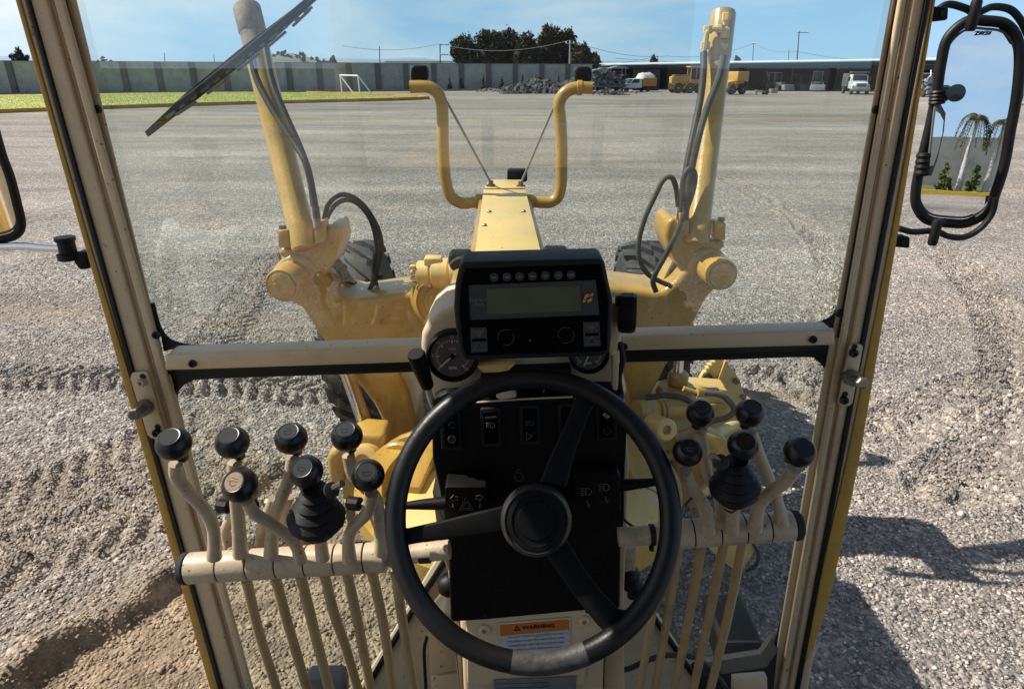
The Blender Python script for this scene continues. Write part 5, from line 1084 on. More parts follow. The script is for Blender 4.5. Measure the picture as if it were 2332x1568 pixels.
# ---------------------------------------------------------------- mirrors
def RP(x, y, C, n_):
    d = ray(x, y); k = (C-Vector((0,0,EYE))).dot(n_)/d.dot(n_); return Vector((0,0,EYE))+d*k
def mirror_unit(C, outdir, loop, rpx, arms, lab):
    din = (C-Vector((0,0,EYE))).normalized(); n_ = (Vector(outdir).normalized()-din).normalized()
    path = [RP(x, y, C, n_) for x, y in loop]; o = build('mirror_frame', *tubeg(cat_rom(path, 8, True), M(rpx, loop[0][1], C.y), 12, True), black, gr, label=lab)
    sm = cat_rom(path, 5, True); v, f = prismg([p-n_*.004 for p in sm], -n_*.02); build('mirror_back', v, f, blackp, o, smooth=False)
    build('mirror_glass', [p+n_*.001 for p in sm], [tuple(range(len(sm)))], mirror, o, smooth=False)
    cen = sum(sm, Vector())/len(sm); build('mirror_bezel', *tubeg([cen+(p-cen)*.93+n_*.002 for p in sm], .0022, 8, True), far_g, o)
    return o, n_
CR = P(2208, 280, 1.46)
loopR = [(2200,50),(2245,48),(2290,56),(2315,88),(2322,140),(2314,225),(2300,300),(2288,370),(2270,430),(2248,480),(2205,507),(2160,508),(2112,500),(2088,470),(2086,430),(2098,370),(2115,300),(2132,220),(2142,150),(2158,88)]
mo, nR = mirror_unit(CR, (math.sin(math.radians(7)), -math.cos(math.radians(7)), math.tan(math.radians(1.2))), loopR, 12, (), 'right mirror in thick black rubber frame')
for px_, rp in (([(2134,24),(2160,10),(2200,20),(2218,30),(2235,26),(2262,16),(2300,22),(2325,48),(2345,90)], 8), ([(2046,520),(2080,528),(2128,526),(2160,538),(2195,540),(2230,522),(2258,488),(2268,450)], 7)): rodpx('mirror_arm', px_, 1.42, rp, black, sides=10)
plate('mirror_bracket', [(2124,14),(2162,16),(2160,46),(2124,50)], 1.30, .03, blackp, gr, .004); plate('mirror_bracket', [(2032,538),(2074,540),(2073,566),(2030,563)], 1.30, .03, blackp, gr, .004)
for x, y in ((2218,32),(2130,527)): build('arm_clamp', *latheg(P(x,y,1.41)-Vector((0,0,.03)), (0,0,1), [(.008,0),(.010,.006),(.010,.05),(.008,.056),(.001,.056)], 12), black, gr)
build('hole', *latheg(P(2148,30,1.299), (0,-1,0), [(.006,0),(.006,.001),(.001,.001)], 12), floorm, gr); build('hole', *latheg(P(2060,552,1.299), (0,-1,0), [(.006,0),(.006,.001),(.001,.001)], 12), floorm, gr)
# narrow strip mirror at the left of the main mirror, its wrap and a disc standing in for the reflection of a round mirror
sl = [RP(x, y, CR+Vector((0,-.02,0)), nR) for x, y in ((2127,228),(2140,236),(2152,258),(2148,300),(2134,360),(2120,400),(2108,400),(2114,340))]
v, f = prismg([p for p in sl], nR*.006); so_ = build('strip_mirror_rim', v, f, far_g, mo, bevel=.002); mid_ = sum(sl, Vector())/len(sl)
build('strip_mirror_glass', [mid_+(p-mid_)*.72+nR*.0075 for p in sl], [tuple(range(len(sl)))], mirror, mo, smooth=False)
for (a, b) in (((2136,206),(2133,238)),((2106,348),(2098,400))):
    pa, pb = RP(*a, CR+Vector((0,-.015,0)), nR), RP(*b, CR+Vector((0,-.015,0)), nR); build('frame_wrap', *tubeg(cat_rom([pa.lerp(pb, i/8) for i in range(9)], 1), [.014+.002*(i % 2) for i in range(9)], 12), black, mo)
rc = RP(2177, 212, CR+Vector((0,-.035,0)), nR); build('mirror_reflection_disc', *latheg(rc, nR, [(.001,-.012),(.012,-.010),(.017,-.002),(.017,.003),(.001,.004)], 24), darkglass, mo)
build('mirror_reflection_stem', *tubeg([RP(2150,224,CR+Vector((0,-.015,0)),nR), RP(2172,222,CR+Vector((0,-.03,0)),nR)], .004, 8), black, mo)
me = text_mesh('ZWƎV', .010, bold=.0004); me.materials.append(markd)
nx_ = Vector((0,0,1)).cross(nR).normalized(); R4 = Matrix((nx_, nR.cross(nx_), nR)).transposed().to_4x4(); me.transform(R4); link('mirror_print', me, RP(2240,76,CR+Vector((0,-.004,0)),nR), mo)
CL = P(-60, 380, 1.30)
mirror_unit(CL, (.07,-1,-.24), [(-200,40),(-120,35),(-50,60),(-32,150),(-22,250),(2,345),(22,400),(38,460),(48,508),(38,533),(5,545),(-60,552),(-160,556),(-215,520),(-230,420),(-225,300),(-220,180),(-215,90)], 11, (), 'left mirror, only its inner lower corner in view')
rodpx('mirror_arm', [(-160,560),(-60,565),(0,562),(60,561),(110,565),(165,566)], 1.30, 9, chrome, sides=12); build('arm_clamp', *latheg(P(160,590,1.30), (0,0,1), [(.022,0),(.022,.012),(.016,.014),(.016,.036),(.019,.038),(.019,.046),(.001,.047)], 14), black, gr)
plate('mirror_bracket', [(162,578),(198,572),(206,612),(180,616),(168,600)], 1.29, .04, blackp, gr, .006)
# ---------------------------------------------------------------- dash: hood, gauges, switch panel, display
o_h = plate('dash_hood', [(958,790),(960,762),(976,730),(1003,708),(1033,700),(1200,694),(1360,690),(1396,696),(1414,716),(1416,770),(1414,840),(1410,905),(1300,898),(1100,908),(984,916),(975,890),(965,840)], 1.06, .16, cream_l, gr, .03, seg=4, label='cream dashboard hood')
def gauge(cx, cy, r, Yg, needle, lab, txt):
    R = M(r, cy, Yg); c = P(cx, cy, Yg); ax_ = Vector((0,-1,.10)).normalized(); s, u, d = frame(ax_); s = Vector((1,0,0)); u = d.cross(s)*-1; u = u if u.z > 0 else -u
    o = build('gauge', *latheg(c, ax_, [(R*1.0,-.02),(R*1.0,.012),(R*.93,.016),(R*.86,.010),(R*.84,.004),(.001,.004)], 48), blackp, gr, label=lab)
    build('gauge_dial', *latheg(c, ax_, [(R*.83,.0045),(R*.83,.0055),(.001,.0055)], 40), dial, o)
    tm = MB()
    for k in range(31):
        a = math.radians(225-k*9); r0 = R*(.50 if k % 5 == 0 else .56); r1 = R*.64; e = lambda r_: c+d*.006+s*math.cos(a)*r_+u*math.sin(a)*r_
        tm.add(*barg(e(r0), e(r1), .0014 if k % 5 else .0022, .0006, up=d))
    tm.build('gauge_ticks', dialm, o, smooth=False)
    a = math.radians(needle); tip = c+d*.008+s*math.cos(a)*R*.66+u*math.sin(a)*R*.66; build('needle', *barg(c+d*.008-s*math.cos(a)*R*.18-u*math.sin(a)*R*.18, tip, .0026, .0008, up=d), dialm, o); build('needle_cap', *latheg(c+d*.007, d, [(R*.10,0),(R*.09,.004),(.001,.005)], 16), blackp, o)
    for k in range(7):
        a = math.radians(225-k*45); text_on('gauge_number', str(k*5), R*.17, c+d*.0062+s*math.cos(a)*R*.74+u*math.sin(a)*R*.74, s, u, dialm, o)
    text_on('gauge_text', txt, R*.16, c+d*.0062-u*R*.48, s, u, dialm, o, bold=.0002); text_on('gauge_text', 'x100', R*.13, c+d*.0062+u*R*.28, s, u, dialm, o)
gauge(1031, 808, 60, 1.045, 222, 'large round gauge half behind the display', 'RPM'); gauge(1340, 803, 46, 1.045, 250, 'small round gauge below the display', 'BAR')
plate('hood_reveal', [(1083,833),(1175,829),(1160,843),(1150,848),(1100,850)], 1.03, .02, yel_t, gr, .003); plate('gauge_visor', [(1100,846),(1300,838),(1306,900),(1082,915),(1090,880)], 1.035, .03, blackp, gr, .003)
for a, b, w_ in (((1236,893),(1253,868),1.6),((1185,870),(1190,884),1.8),((1328,874),(1331,892),1.8)): build('panel_highlight', *tubeg([P(*a,1.02), P(*b,1.02)], M(w_,880,1.02), 6), mark, gr)  # thin pale strokes painted as highlights on the black panel
pxtube('panel_edge_trim', [(1085,916),(1180,909),(1310,903)], 1.0, 2.2, cream_l, gr, sides=8)
sw = plate('switch_panel', [(982,930),(1000,920),(1090,914),(1305,905),(1400,903),(1422,912),(1430,960),(1424,1060),(1422,1180),(1414,1240),(1412,1383),(1404,1387),(1345,1389),(1110,1411),(1032,1416),(1026,1410),(1021,1233),(1000,1112),(985,1045)], 1.0, .12, blackp, gr, .008, seg=3, label='black switch panel and steering column cover')
def on_panel(px, Y=.998, w_=1.3, m=mark, closed=False, name='printed_symbol', par=None):
    pts = [P(x, y, Y) for x, y in px]; v, f = tubeg(pts if not closed else pts, M(w_, px[0][1], Y), 5, closed); return build(name, v, f, m, par or sw)
def circ(x, y, r, n=14, a0=0, a1=360): return [(x+r*math.cos(math.radians(a0+(a1-a0)*i/(n-(0 if a1-a0==360 else 1)))), y-r*math.sin(math.radians(a0+(a1-a0)*i/(n-(0 if a1-a0==360 else 1))))) for i in range(n)]
def rrect(x0, y0, x1, y1, r, sk=0):
    p = []
    for cx, cy, a in ((x1-r,y0+r,90),(x0+r,y0+r,180),(x0+r,y1-r,270),(x1-r,y1-r,360)):
        for k in range(4): t_ = math.radians(a-90+k*30+0); p.append((cx+r*math.cos(t_)+sk*(y1-cy), cy-r*math.sin(t_)))
    return p
for i, (x, y) in enumerate(((1028,982),(1119,974),(1208,969),(1296,965),(1383,961))):
    rk = plate('rocker_switch', rrect(x-23,y-44,x+23,y+44,6,-.03), .992, .012, disp, gr, .002, label='%s rocker switch from the left' % ords[i]); plate('rocker', rrect(x-16,y-36,x+16,y+36,4,-.03), .986, .010, disp_f, rk, .002)
    Yk = .985
    if i == 0:
        on_panel(circ(x+1,y-14,7), Yk, 1.0, markd, True, par=rk); on_panel(circ(x+1,y+18,8), Yk, 1.3, mark, True, par=rk); on_panel([(x-3,y+18),(x,y+22),(x+5,y+13)], Yk, 1.2, mark, par=rk)
    if i in (1, 2):
        mm_ = mark if i == 1 else markd; on_panel([(x-2,y-12)]+[(x-2+10*math.sin(t_), y-6-6*math.cos(t_)) for t_ in (.3,.9,1.57,2.2,2.8)]+[(x-2,y)], Yk, 1.1, mm_, True, par=rk)
        for k in range(4): on_panel([(x-12,y-11+k*3.3),(x-5,y-11+k*3.3)], Yk, .8, mm_, par=rk)
    if i == 1: plate('switch_glint', [(x-14,y-24),(x+12,y-26),(x+12,y-23),(x-14,y-20)], Yk-.001, .001, markd, rk, 0)
    if i == 2: on_panel([(x-9,y+15),(x-9,y+33),(x+3,y+23)], Yk, 1.3, mark, True, par=rk); on_panel([(x-2,y+33),(x+9,y+14)], Yk, .8, markd, par=rk)
    if i == 4: on_panel([(x-9,y-17),(x,y-25),(x+9,y-17),(x,y-9)], Yk, 1.4, warn_w, True, par=rk); on_panel(circ(x,y+20,8), Yk, 1.0, markd, True, par=rk); on_panel(circ(x,y-17,3,8), Yk, 1.6, orange, True, par=rk)
on_panel(circ(1182,1085,10,14,-200,120), .998, 1.8, markd); on_panel([(1172,1080),(1178,1070),(1186,1067)], .998, 1.3, markd)
# stalk switches left and right of the wheel boss
def stalk(name, px, st, lab):
    o = plate(name, px, .955, .05, blackp, gr, .006, seg=3, label=lab); build('stalk', *tubeg([P(*p, .965) for p in st[0]], [M(r, st[0][0][1], .965) for r in st[1]], 12), blackp, o); return o
so1 = stalk('indicator_switch', rrect(1013,1108,1110,1178,6), ([(1016,1145),(960,1148),(918,1151)], (16,12,8)), 'left indicator switch box with arrow symbols')
so2 = stalk('light_switch', rrect(1308,1082,1414,1170,8), ([(1410,1105),(1450,1101),(1508,1095)], (15,12,8)), 'right light switch box with headlamp symbols')
def ap(px, par, closed=True, w_=1.1, m=mark): on_panel(px, .953, w_, m, closed, par=par)
ap([(1026,1134),(1034,1126),(1034,1130),(1042,1130),(1042,1138),(1034,1138),(1034,1142)], so1); ap([(1100,1131),(1092,1124),(1092,1128),(1084,1128),(1084,1136),(1092,1136),(1092,1140)], so1)
ap([(1046,1160),(1062,1132),(1078,1160)], so1); ap([(1053,1156),(1062,1141),(1071,1156)], so1); ap([(1031,1146),(1033,1156),(1030,1152)], so1, False); ap([(1094,1143),(1092,1155),(1096,1151)], so1, False)
for cx, cy in ((1338,1119),(1379,1109)):
    ap([(cx-4,cy-8)]+[(cx-2+14*math.sin(t_)*.8, cy-8*math.cos(t_)) for t_ in (.3,.9,1.57,2.2,2.8)]+[(cx-4,cy+8)], so2)
    for k in range(4): ap([(cx-16,cy-6+k*5),(cx-7,cy-8+k*5)], so2, False, .9)
    ap([(cx-2,cy+20),(cx+4,cy+36)], so2, False, .9); ap([(cx,cy+31),(cx+4,cy+36),(cx+6,cy+29)], so2, False, .9)
ap([(1366,1143),(1386,1139)], so2, False, .8, markd)
# display unit
YD = .93
du = plate('display_unit', [(1046,603),(1054,598),(1200,594),(1366,590),(1377,594),(1386,640),(1396,684),(1393,760),(1390,800),(1384,808),(1372,812),(1200,818),(1064,822),(1052,817),(1046,800),(1038,750),(1033,703),(1036,650)], YD, .07, disp, gr, .008, seg=3, label='black display unit on the dash')
plate('display_face', [(1060,612),(1368,602),(1378,645),(1386,686),(1382,796),(1366,801),(1062,810),(1054,790),(1046,704),(1050,650)], YD-.0025, .003, disp_f, du, .001)
def on_d(px, Yo, m, name, dep=.001, bev=0, **k): return plate(name, px, YD-Yo, dep, m, du, bev, **k)
on_d([(1068,650),(1356,638),(1364,716),(1072,728)], .004, bezel, 'lcd_bezel', .0015); on_d([(1107,657),(1320,650),(1325,708),(1110,716)], .0052, lcd, 'lcd_screen')
for a, b in (((1068,650),(1356,638)),((1356,638),(1364,716)),((1364,716),(1072,728)),((1072,728),(1068,650))): build('bezel_outline', *tubeg([P(*a,YD-.0045), P(*b,YD-.0045)], .0006, 5), mark if False else markd, du)
for i in range(7):
    x, y = 1125+i*29.3, 631-i*.95; c = P(x, y, YD-.003); build('indicator_ring', *latheg(c, (0,-1,0), [(M(10,y,YD),0),(M(10,y,YD),.0012),(M(8,y,YD),.0016),(M(7.5,y,YD),.0008),(.0005,.0008)], 20), bezel, du)
    v, f = boxg(c+Vector((0,-.0016,0)), (M(10,y,YD), .0006, M(4,y,YD))); build('indicator_mark', v, f, orange if False else mark, du, smooth=False)
xa_ = P(1200,683,YD)-P(1100,688,YD)
text_on('display_text', 'System', .0095, P(1088,682,YD-.0060), xa_, (0,0,1), mark, du, font_shear=.3); text_on('display_text', 'Five', .0095, P(1090,692,YD-.0060), xa_, (0,0,1), mark, du, font_shear=.3)
on_d([(1329,680),(1334,670),(1342,668),(1340,676),(1334,680)], .0062, orange, 'display_emblem'); on_d([(1342,676),(1346,668),(1352,667),(1350,674)], .0062, orange, 'display_emblem')
on_d([(1328,682),(1336,681),(1333,688),(1327,689)], .0062, orange, 'display_emblem'); on_d([(1338,682),(1350,677),(1347,686),(1337,689)], .0062, orange, 'display_emblem')
for cx, cy in ((1091,775),(1348,762)):
    on_d([(cx-20,cy-28),(cx+17,cy-30),(cx+20,cy+26),(cx-18,cy+28)], .004, bezel, 'button_pad', .0015, .0003)
    for pts_ in ([(cx-15,cy-23),(cx+14,cy-25),(cx,cy-7)], [(cx-14,cy+22),(cx+15,cy+20),(cx,cy+4)]): v, f = tubeg([P(x, y, YD-.0058) for x, y in pts_], .0007, 5, True); build('arrow_button', v, f, mark, du)
    on_d([(cx-13,cy-21),(cx+12,cy-23),(cx,cy-9)], .0055, orange if False else dial, 'arrow_fill'); on_d([(cx-16,cy-3),(cx+16,cy-4),(cx+16,cy+2),(cx-16,cy+3)], .0055, disp_f, 'button_slot')
for cx, cy in ((1152,768),(1289,763)):
    for a0, a1 in ((60,200),(250,390)): v, f = tubeg([P(x, y, YD-.004) for x, y in circ(cx, cy, 18, 10, a0, a1)], .0006, 5); build('dial_arc', v, f, markd, du)
on_d(circ(1207,775,3,10), .004, bezel, 'sensor'); 
plate('display_bracket', [(1392,690),(1412,688),(1414,760),(1400,810),(1392,812)], 1.0, .03, cream_l, gr, .004); plate('display_bracket', [(1397,800),(1412,798),(1408,890),(1396,890)], 1.02, .03, cream_l, gr, .004)
build('bracket_knob', *latheg(P(1410,712,.98), (1,-.15,.02), [(.022,-.002),(.030,.0),(.032,.006),(.032,.020),(.029,.026),(.001,.028)], 10), blackp, gr, angle=25)
build('bracket_bolt', *latheg(P(1402,684,.975), (1,0,0), [(.008,0),(.009,.012),(.001,.013)], 10), blackp, gr)
pxtube('display_cable', [(1412,780),(1418,820),(1410,860),(1416,905)], 1.03, 7, black, gr, sides=10)
# hand lever with black grip left of the dash
hl = build('hand_lever', *tubeg([P(972,872,.98), P(982,910,1.0), P(990,930,1.02)], .0055, 12), lever_c, gr, label='short lever with black cylindrical grip left of the dash')
build('grip', *latheg(P(974,880,.98), P(941,788,.95)-P(974,880,.98), [(.0095,0),(.011,.003),(.0135,.05),(.0145,.072),(.013,.076),(.001,.076)], 24), blackp, hl)
for (px_, nm) in (([(982,930),(996,905),(1018,893),(1040,897),(1020,915),(1000,925)], 'cable_cover'), ([(1128,905),(1150,893),(1170,892),(1178,905),(1140,912)], 'ignition_tab')): plate(nm, px_, .99, .02, cream_l if nm == 'ignition_tab' else black, gr, .003)
# ---------------------------------------------------------------- pedestal, warning plate, lower wall
plate('column_cover', [(1046,1404),(1110,1408),(1126,1400),(1345,1386),(1362,1384),(1376,1400),(1386,1430),(1378,1470),(1372,1640),(1058,1640),(1052,1500)], 1.03, .10, cream_l, gr, .014, seg=3, label='cream lower column cover')
plate('warning_bracket', [(1060,1404),(1110,1402),(1345,1386),(1366,1384),(1384,1412),(1390,1432),(1380,1452),(1340,1480),(1330,1560),(1064,1560)], 1.012, .016, cream, gr, .006)
for x, y in ((1103,1430),(1330,1410)):
    c = P(x, y, 1.012); o = build('dome_bolt', *latheg(c, (0,-1,.25), [(M(15,y,1.01),-.004),(M(15,y,1.01),.001),(M(12,y,1.01),.007),(M(6,y,1.01),.010),(M(5,y,1.01),.004),(.0005,.004)], 24), cream, gr)
for x, y in ((1106,1388+12),(1338,1388)): build('screw', *latheg(P(x, y, .998), (0,-1,.2), [(M(6,y,1),0),(M(6,y,1),.004),(.0005,.005)], 14), black, gr)
YWn = 1.009
wl_ = plate('warning_label', [(1134,1418),(1299,1405),(1299,1520),(1139,1530)], YWn, .002, cream_l, gr, .0005, label='orange and white warning label')
plate('label_header', [(1138,1423),(1295,1410),(1296,1432),(1139,1447)], YWn-.001, .001, warn_o, wl_, 0); plate('label_body', [(1140,1448),(1296,1433),(1296,1517),(1142,1527)], YWn-.001, .001, warn_w, wl_, 0)
dx_ = P(1280,1421,YWn)-P(1160,1430,YWn); text_on('label_text', 'WARNING', .0135, P(1226,1426,YWn-.0018), dx_, (0,0,1), inkm, wl_, bold=.0005)
v, f = prismg([P(x, y, YWn-.0018) for x, y in ((1170,1436),(1186,1435),(1177,1423))], (0,.0006,0)); build('warning_triangle', v, f, inkm, wl_, smooth=False); v, f = boxg(P(1178,1431,YWn-.003), (.0012,.0006,.005)); build('triangle_mark', v, f, orange, wl_, smooth=False)
for i, s_t in enumerate(('DO NOT OPERATE OR WORK ON THIS','MACHINE UNLESS YOU HAVE READ AND','UNDERSTAND THE INSTRUCTIONS AND','WARNINGS IN THE OPERATION AND','MAINTENANCE MANUALS. FAILURE TO','FOLLOW THE WARNINGS OR HEED THE')):
    text_on('label_text', s_t, .0062, P(1220,1446+i*10,YWn-.0018), dx_, (0,0,1), inkm, wl_)
nplt = plate('name_plate', [(1124,1548),(1312,1540),(1312,1640),(1124,1640)], 1.008, .003, plate_s, gr, .0008)
for i in range(4): build('plate_line', *tubeg([P(1130,1556+i*10,1.0065), P(1250,1553+i*10,1.0065)], .0005, 4), inkm, nplt)
build('steering_column', *tubeg([P(1221,1183,.86), P(1225,1195,1.02)], [.035,.045], 20), blackp, gr)
# side boxes of the pedestal and front wall
plate('pedestal_box', [(1412,905),(1424,912),(1432,1060),(1426,1240),(1420,1390),(1424,1640),(1374,1640),(1380,1400)], 1.07, .16, cream_l, gr, .01); plate('pedestal_box', [(984,1120),(1030,1233),(1036,1416),(1048,1420),(1058,1640),(1050,1640),(1020,1300),(1000,1250)], 1.09, .14, cream_l, gr, .006)
plate('side_box', [(1010,1395),(1050,1400),(1056,1525),(980,1538),(976,1440)], 1.15, .10, cream, gr, .006); plate('side_box', [(980,1543),(1056,1530),(1060,1640),(984,1640)], 1.15, .10, cream, gr, .006)
pxtube('rubber_edge', [(972,1450),(966,1480),(968,1530),(974,1640)], 1.16, 4, black, gr, sides=8)
plate('front_wall', [(1011,1262),(1440,1325),(1568,1520),(1640,1640),(780,1640),(838,1550)], 1.265, .05, cream, gr, .006, label='cream lower front wall between the windows')
seal([(1032,1245),(1008,1285),(930,1405),(850,1540),(800,1640)], 7, Y=1.258); seal([(1400,1262),(1440,1332),(1500,1420),(1570,1522),(1640,1630)], 7, Y=1.258)
build('dial_knob', *latheg(P(1030,1330,1.10), (-1,-.1,0), [(.022,-.01),(.026,0),(.026,.012),(.018,.026),(.012,.03),(.001,.03)], 20), black, gr); build('knob_base', *latheg(P(1036,1328,1.11), (-1,0,0), [(.036,-.03),(.036,0),(.034,.004),(.001,.004)], 28), cream_l, gr)
plate('pedal_linkage', [(1420,1250),(1452,1250),(1448,1300),(1430,1310),(1420,1300)], 1.15, .03, lever_c, gr, .004); build('joint_boot', *latheg(P(1438,1318,1.16), (.3,-.2,-1), [(.018,-.03),(.024,-.01),(.018,0),(.024,.015),(.017,.028),(.02,.04)], 18), black, gr)
plate('sill_plate', [(1670,1548),(1748,1542),(1750,1640),(1668,1640)], 1.10, .02, cream, gr, .004); plate('floor_sill', [(1590,1540),(1640,1534),(1745,1518),(1772,1480),(1756,1640),(1560,1640)], 1.255, .06, floorm, gr, .004)
o = plate('battery_box', rrect(1638,1462,1740,1540,14), 1.62, .22, blackp, gr, .02, label='dark box outside the lower right window'); plate('box_lid', rrect(1642,1462,1736,1492,10), 1.60, .01, disp, o, .003)
pxtube('loose_cable', [(1378,1530),(1430,1522),(1480,1500),(1530,1490),(1590,1498),(1625,1530),(1650,1560),(1665,1600)], 1.12, 6, hosem, gr, sides=10)
plate('floor_bracket', rrect(690,1548,786,1640,14), 1.2, .05, far_g, gr, .01)
# ---------------------------------------------------------------- control levers
YL = .92
def lever_tube(xa, ya, xb, yb, rpx, joints, lab, cap_left):
    a, b = P(xa, ya, YL), P(xb, yb, YL); d = (b-a).normalized(); R = M(rpx, ya, YL); Lh = (b-a).length
    xs = [xa]+joints+[xb]; root = None
    for i, (x0, x1) in enumerate(zip(xs[:-1], xs[1:])):
        t0, t1 = (x0-xa)/(xb-xa), (x1-xa)/(xb-xa); p = a.lerp(b, t0); h = Lh*(t1-t0)
        o = build('lever_shaft_sleeve', *latheg(p, d, [(R*.96,.0012),(R*.995,.002),(R,.004),(R,h-.004),(R*.995,h-.002),(R*.96,h-.0012)], 40), lever_c, gr, label='%s sleeve from the left on the %s' % (ords[i], lab))
    build('lever_shaft', *latheg(a, d, [(R*.9,.002),(R*.9,Lh-.002)], 32), black, gr)
    e, dd = (a, -d) if cap_left else (b, d)
    build('shaft_end_cap', *latheg(e, dd, [(R*.98,0),(R*1.03,.002),(R*1.0,.010),(R*.8,.014),(.001,.015)], 36), greyp, gr); return a, b, R
lever_tube(430,1293,880,1266,35,[504,571,636,701,767,833],'left lever shaft',True)
lever_tube(1540,1216,1806,1196,33,[1577,1637,1695,1750],'right lever shaft',False)
for xa, ya, xb, yb, lab in ((875,1268,1024,1250,'thin left shaft end beside the column'),(1408,1222,1545,1214,'thin right shaft end beside the column')):
    a, b = P(xa,ya,YL+.01), P(xb,yb,YL+.01); build('shaft_stub', *latheg(a, b-a, [(M(22,ya,YL),0),(M(22,ya,YL),(b-a).length)], 30), lever_c, gr, label=lab)
for x, y in ((925,1262),(1484,1217)): c = P(x,y,YL+.01); build('cable_tie', *latheg(c, (1,0,.05), [(M(24,y,YL),-.004),(M(25,y,YL),-.003),(M(25,y,YL),.004),(M(24,y,YL),.005)], 28), black, gr); v, f = boxg(c+Vector((0,-.008,-.022)), (.008,.010,.008)); build('tie_lock', v, f, black, gr, bevel=.002)
c = P(955,1260,YL+.01); build('tape_band', *latheg(c, (1,0,.07), [(M(22.6,1260,YL),0),(M(22.6,1260,YL),.02)], 28), greyp, gr)
def knob(par, x, y, r, Y, tilt, cap=greyp):
    R = M(r, y, Y); c = P(x, y, Y); ax_ = Vector(tilt).normalized(); pr = [(R*.36,-R*1.42),(R*.38,-R*1.12)]
    for k in range(13):
        a = math.radians(-68+k*118/12); pr.append((R*math.cos(a), R*math.sin(a)*.94))
    pr += [(R*.60,R*.745),(R*.56,R*.735),(.0005,R*.73)]
    build('knob', *latheg(c, ax_, pr, 36), knobm, par, angle=28); build('knob_cap', *latheg(c+ax_*R*.735, ax_, [(R*.54,0),(R*.53,R*.02),(.0005,R*.02)], 28), cap, par)
    s_k, u_k, _ = frame(ax_); cc_ = c+ax_*R*.757; kk = int(x) % 4; sym = []
    if kk > 1:
        sym.append([cc_-s_k*R*.26, cc_+s_k*R*.26]); sym.append([cc_+s_k*R*.26, cc_+s_k*R*.14+u_k*R*.12])
        if kk > 1: sym.append([cc_+s_k*R*.20*math.cos(a)+u_k*(R*.14+R*.12*math.sin(a)) for a in (0,.8,1.6,2.4,3.14)])
        if kk > 2: sym.append([cc_-u_k*R*.14-s_k*R*.2, cc_-u_k*R*.2+s_k*R*.2])
        sb__ = MB()
        for q_ in sym: sb__.add(*tubeg(q_, .0004, 5))
        sb__.build('knob_symbol', mark if cap is knobm else blackp, par)
    build('knob_nut', *latheg(c-ax_*R*1.55, ax_, [(R*.34,0),(R*.36,R*.05),(R*.36,R*.3),(R*.33,R*.35)], 6), steel, par, angle=20)
def lever(px, r, kn, rk, lab, Ys=None, tilt=(0,-.45,1), cap=greyp, boot=None):
    n_ = len(px); Ys = Ys or [YL-.035-(.02*(n_-1-i)/max(1,n_-1)) for i in range(n_)]
    pts = [P(x, y, q) for (x, y), q in zip(px, Ys)]; path = cat_rom(pts, 6) if n_ > 2 else pts
    rr = [M(r, 1150, YL)*(1+.25*max(0,(i-len(path)+6)/6)) for i in range(len(path))]
    o = build('control_lever', *tubeg(path, rr, 16), lever_c, gr, label=lab)
    knob(o, kn[0], kn[1], rk, Ys[0], tilt, cap)
    if boot:
        (bx0, by0), hw, by1 = boot; c0, c1 = P(bx0, kn[1]+rk*.95, Ys[0]), P(bx0+ (px[-1][0]-kn[0])*.3, by1, Ys[0]+.01); d = c1-c0; h = d.length; q = M(hw, by0, Ys[0])
        build('lever_boot', *latheg(c0, d, [(q*.42,0),(q*.36,h*.10),(q*.50,h*.16),(q*.44,h*.22),(q*.66,h*.32),(q*.60,h*.38),(q*.84,h*.48),(q*.78,h*.53),(q*.98,h*.63),(q*.92,h*.68),(q*.96,h*.74),(q*.74,h*.86),(q*.66,h*.95),(q*.3,h),(.001,h)], 18), black, o, angle=30)
        sx = 1 if bx0 < 1166 else -1
        build('boot_bolt', *tubeg([P(bx0+sx*hw*.55, by0-34, Ys[0]-.02), P(bx0+sx*hw*.98, by0-50, Ys[0]-.03)], .0055, 8), steel, o); build('boot_washer', *latheg(P(bx0+sx*hw*.6, by0-34, Ys[0]-.025), (sx*.6,-.5,.6), [(.012,0),(.012,.004),(.005,.005)], 16), greyp, o)
        build('boot_wire', *tubeg(cat_rom([P(px[-1][0]-16,px[-1][1]-48,Ys[0]+.02), P(px[-1][0],px[-1][1]-40,Ys[0]-.005), P(px[-1][0]+18,px[-1][1]-52,Ys[0]+.02)],5), .0016, 6), black, o)
lever([(400,1055),(403,1085),(432,1124),(466,1160),(484,1196),(488,1230),(488,1268)], 14, (396,1010), 39, 'outermost left lever, curved, with dark capped knob')
lever([(534,1052),(538,1130),(544,1200),(548,1262)], 15, (529,1007), 38, 'second left lever, straight, with dark capped knob behind', Ys=[.90,.90,.90,.905])
lever([(562,1140),(580,1168),(622,1195),(656,1220),(676,1246),(684,1275)], 13, (547,1104), 40, 'left lever with a tan worn knob cap', Ys=[.83,.84,.855,.87,.88,.885], tilt=(-.15,-.75,.9), cap=tanp)
lever([(667,1040),(658,1090),(636,1145),(622,1190),(617,1265)], 14, (663,998), 37, 'left lever bent rightward with dark knob behind the boot', Ys=[.91,.91,.905,.90,.90])
lever([(716,1180),(727,1210),(735,1270)], 13, (698,1073), 38, 'left lever with a black rubber boot under its knob', Ys=[.84,.87,.885], tilt=(-.1,-.7,.9), boot=((713,1150),68,1210))
lever([(793,1036),(804,1080),(832,1110),(858,1140),(866,1220),(866,1270)], 14, (790,993), 36, 'left lever nearest the wheel at the back', Ys=[.93,.93,.925,.92,.91,.91])
lever([(846,1122),(836,1165),(806,1198),(794,1230),(796,1275)], 14, (838,1082), 38, 'left lever with engraved knob nearest the wheel', Ys=[.84,.85,.865,.88,.885], tilt=(.1,-.75,.9))
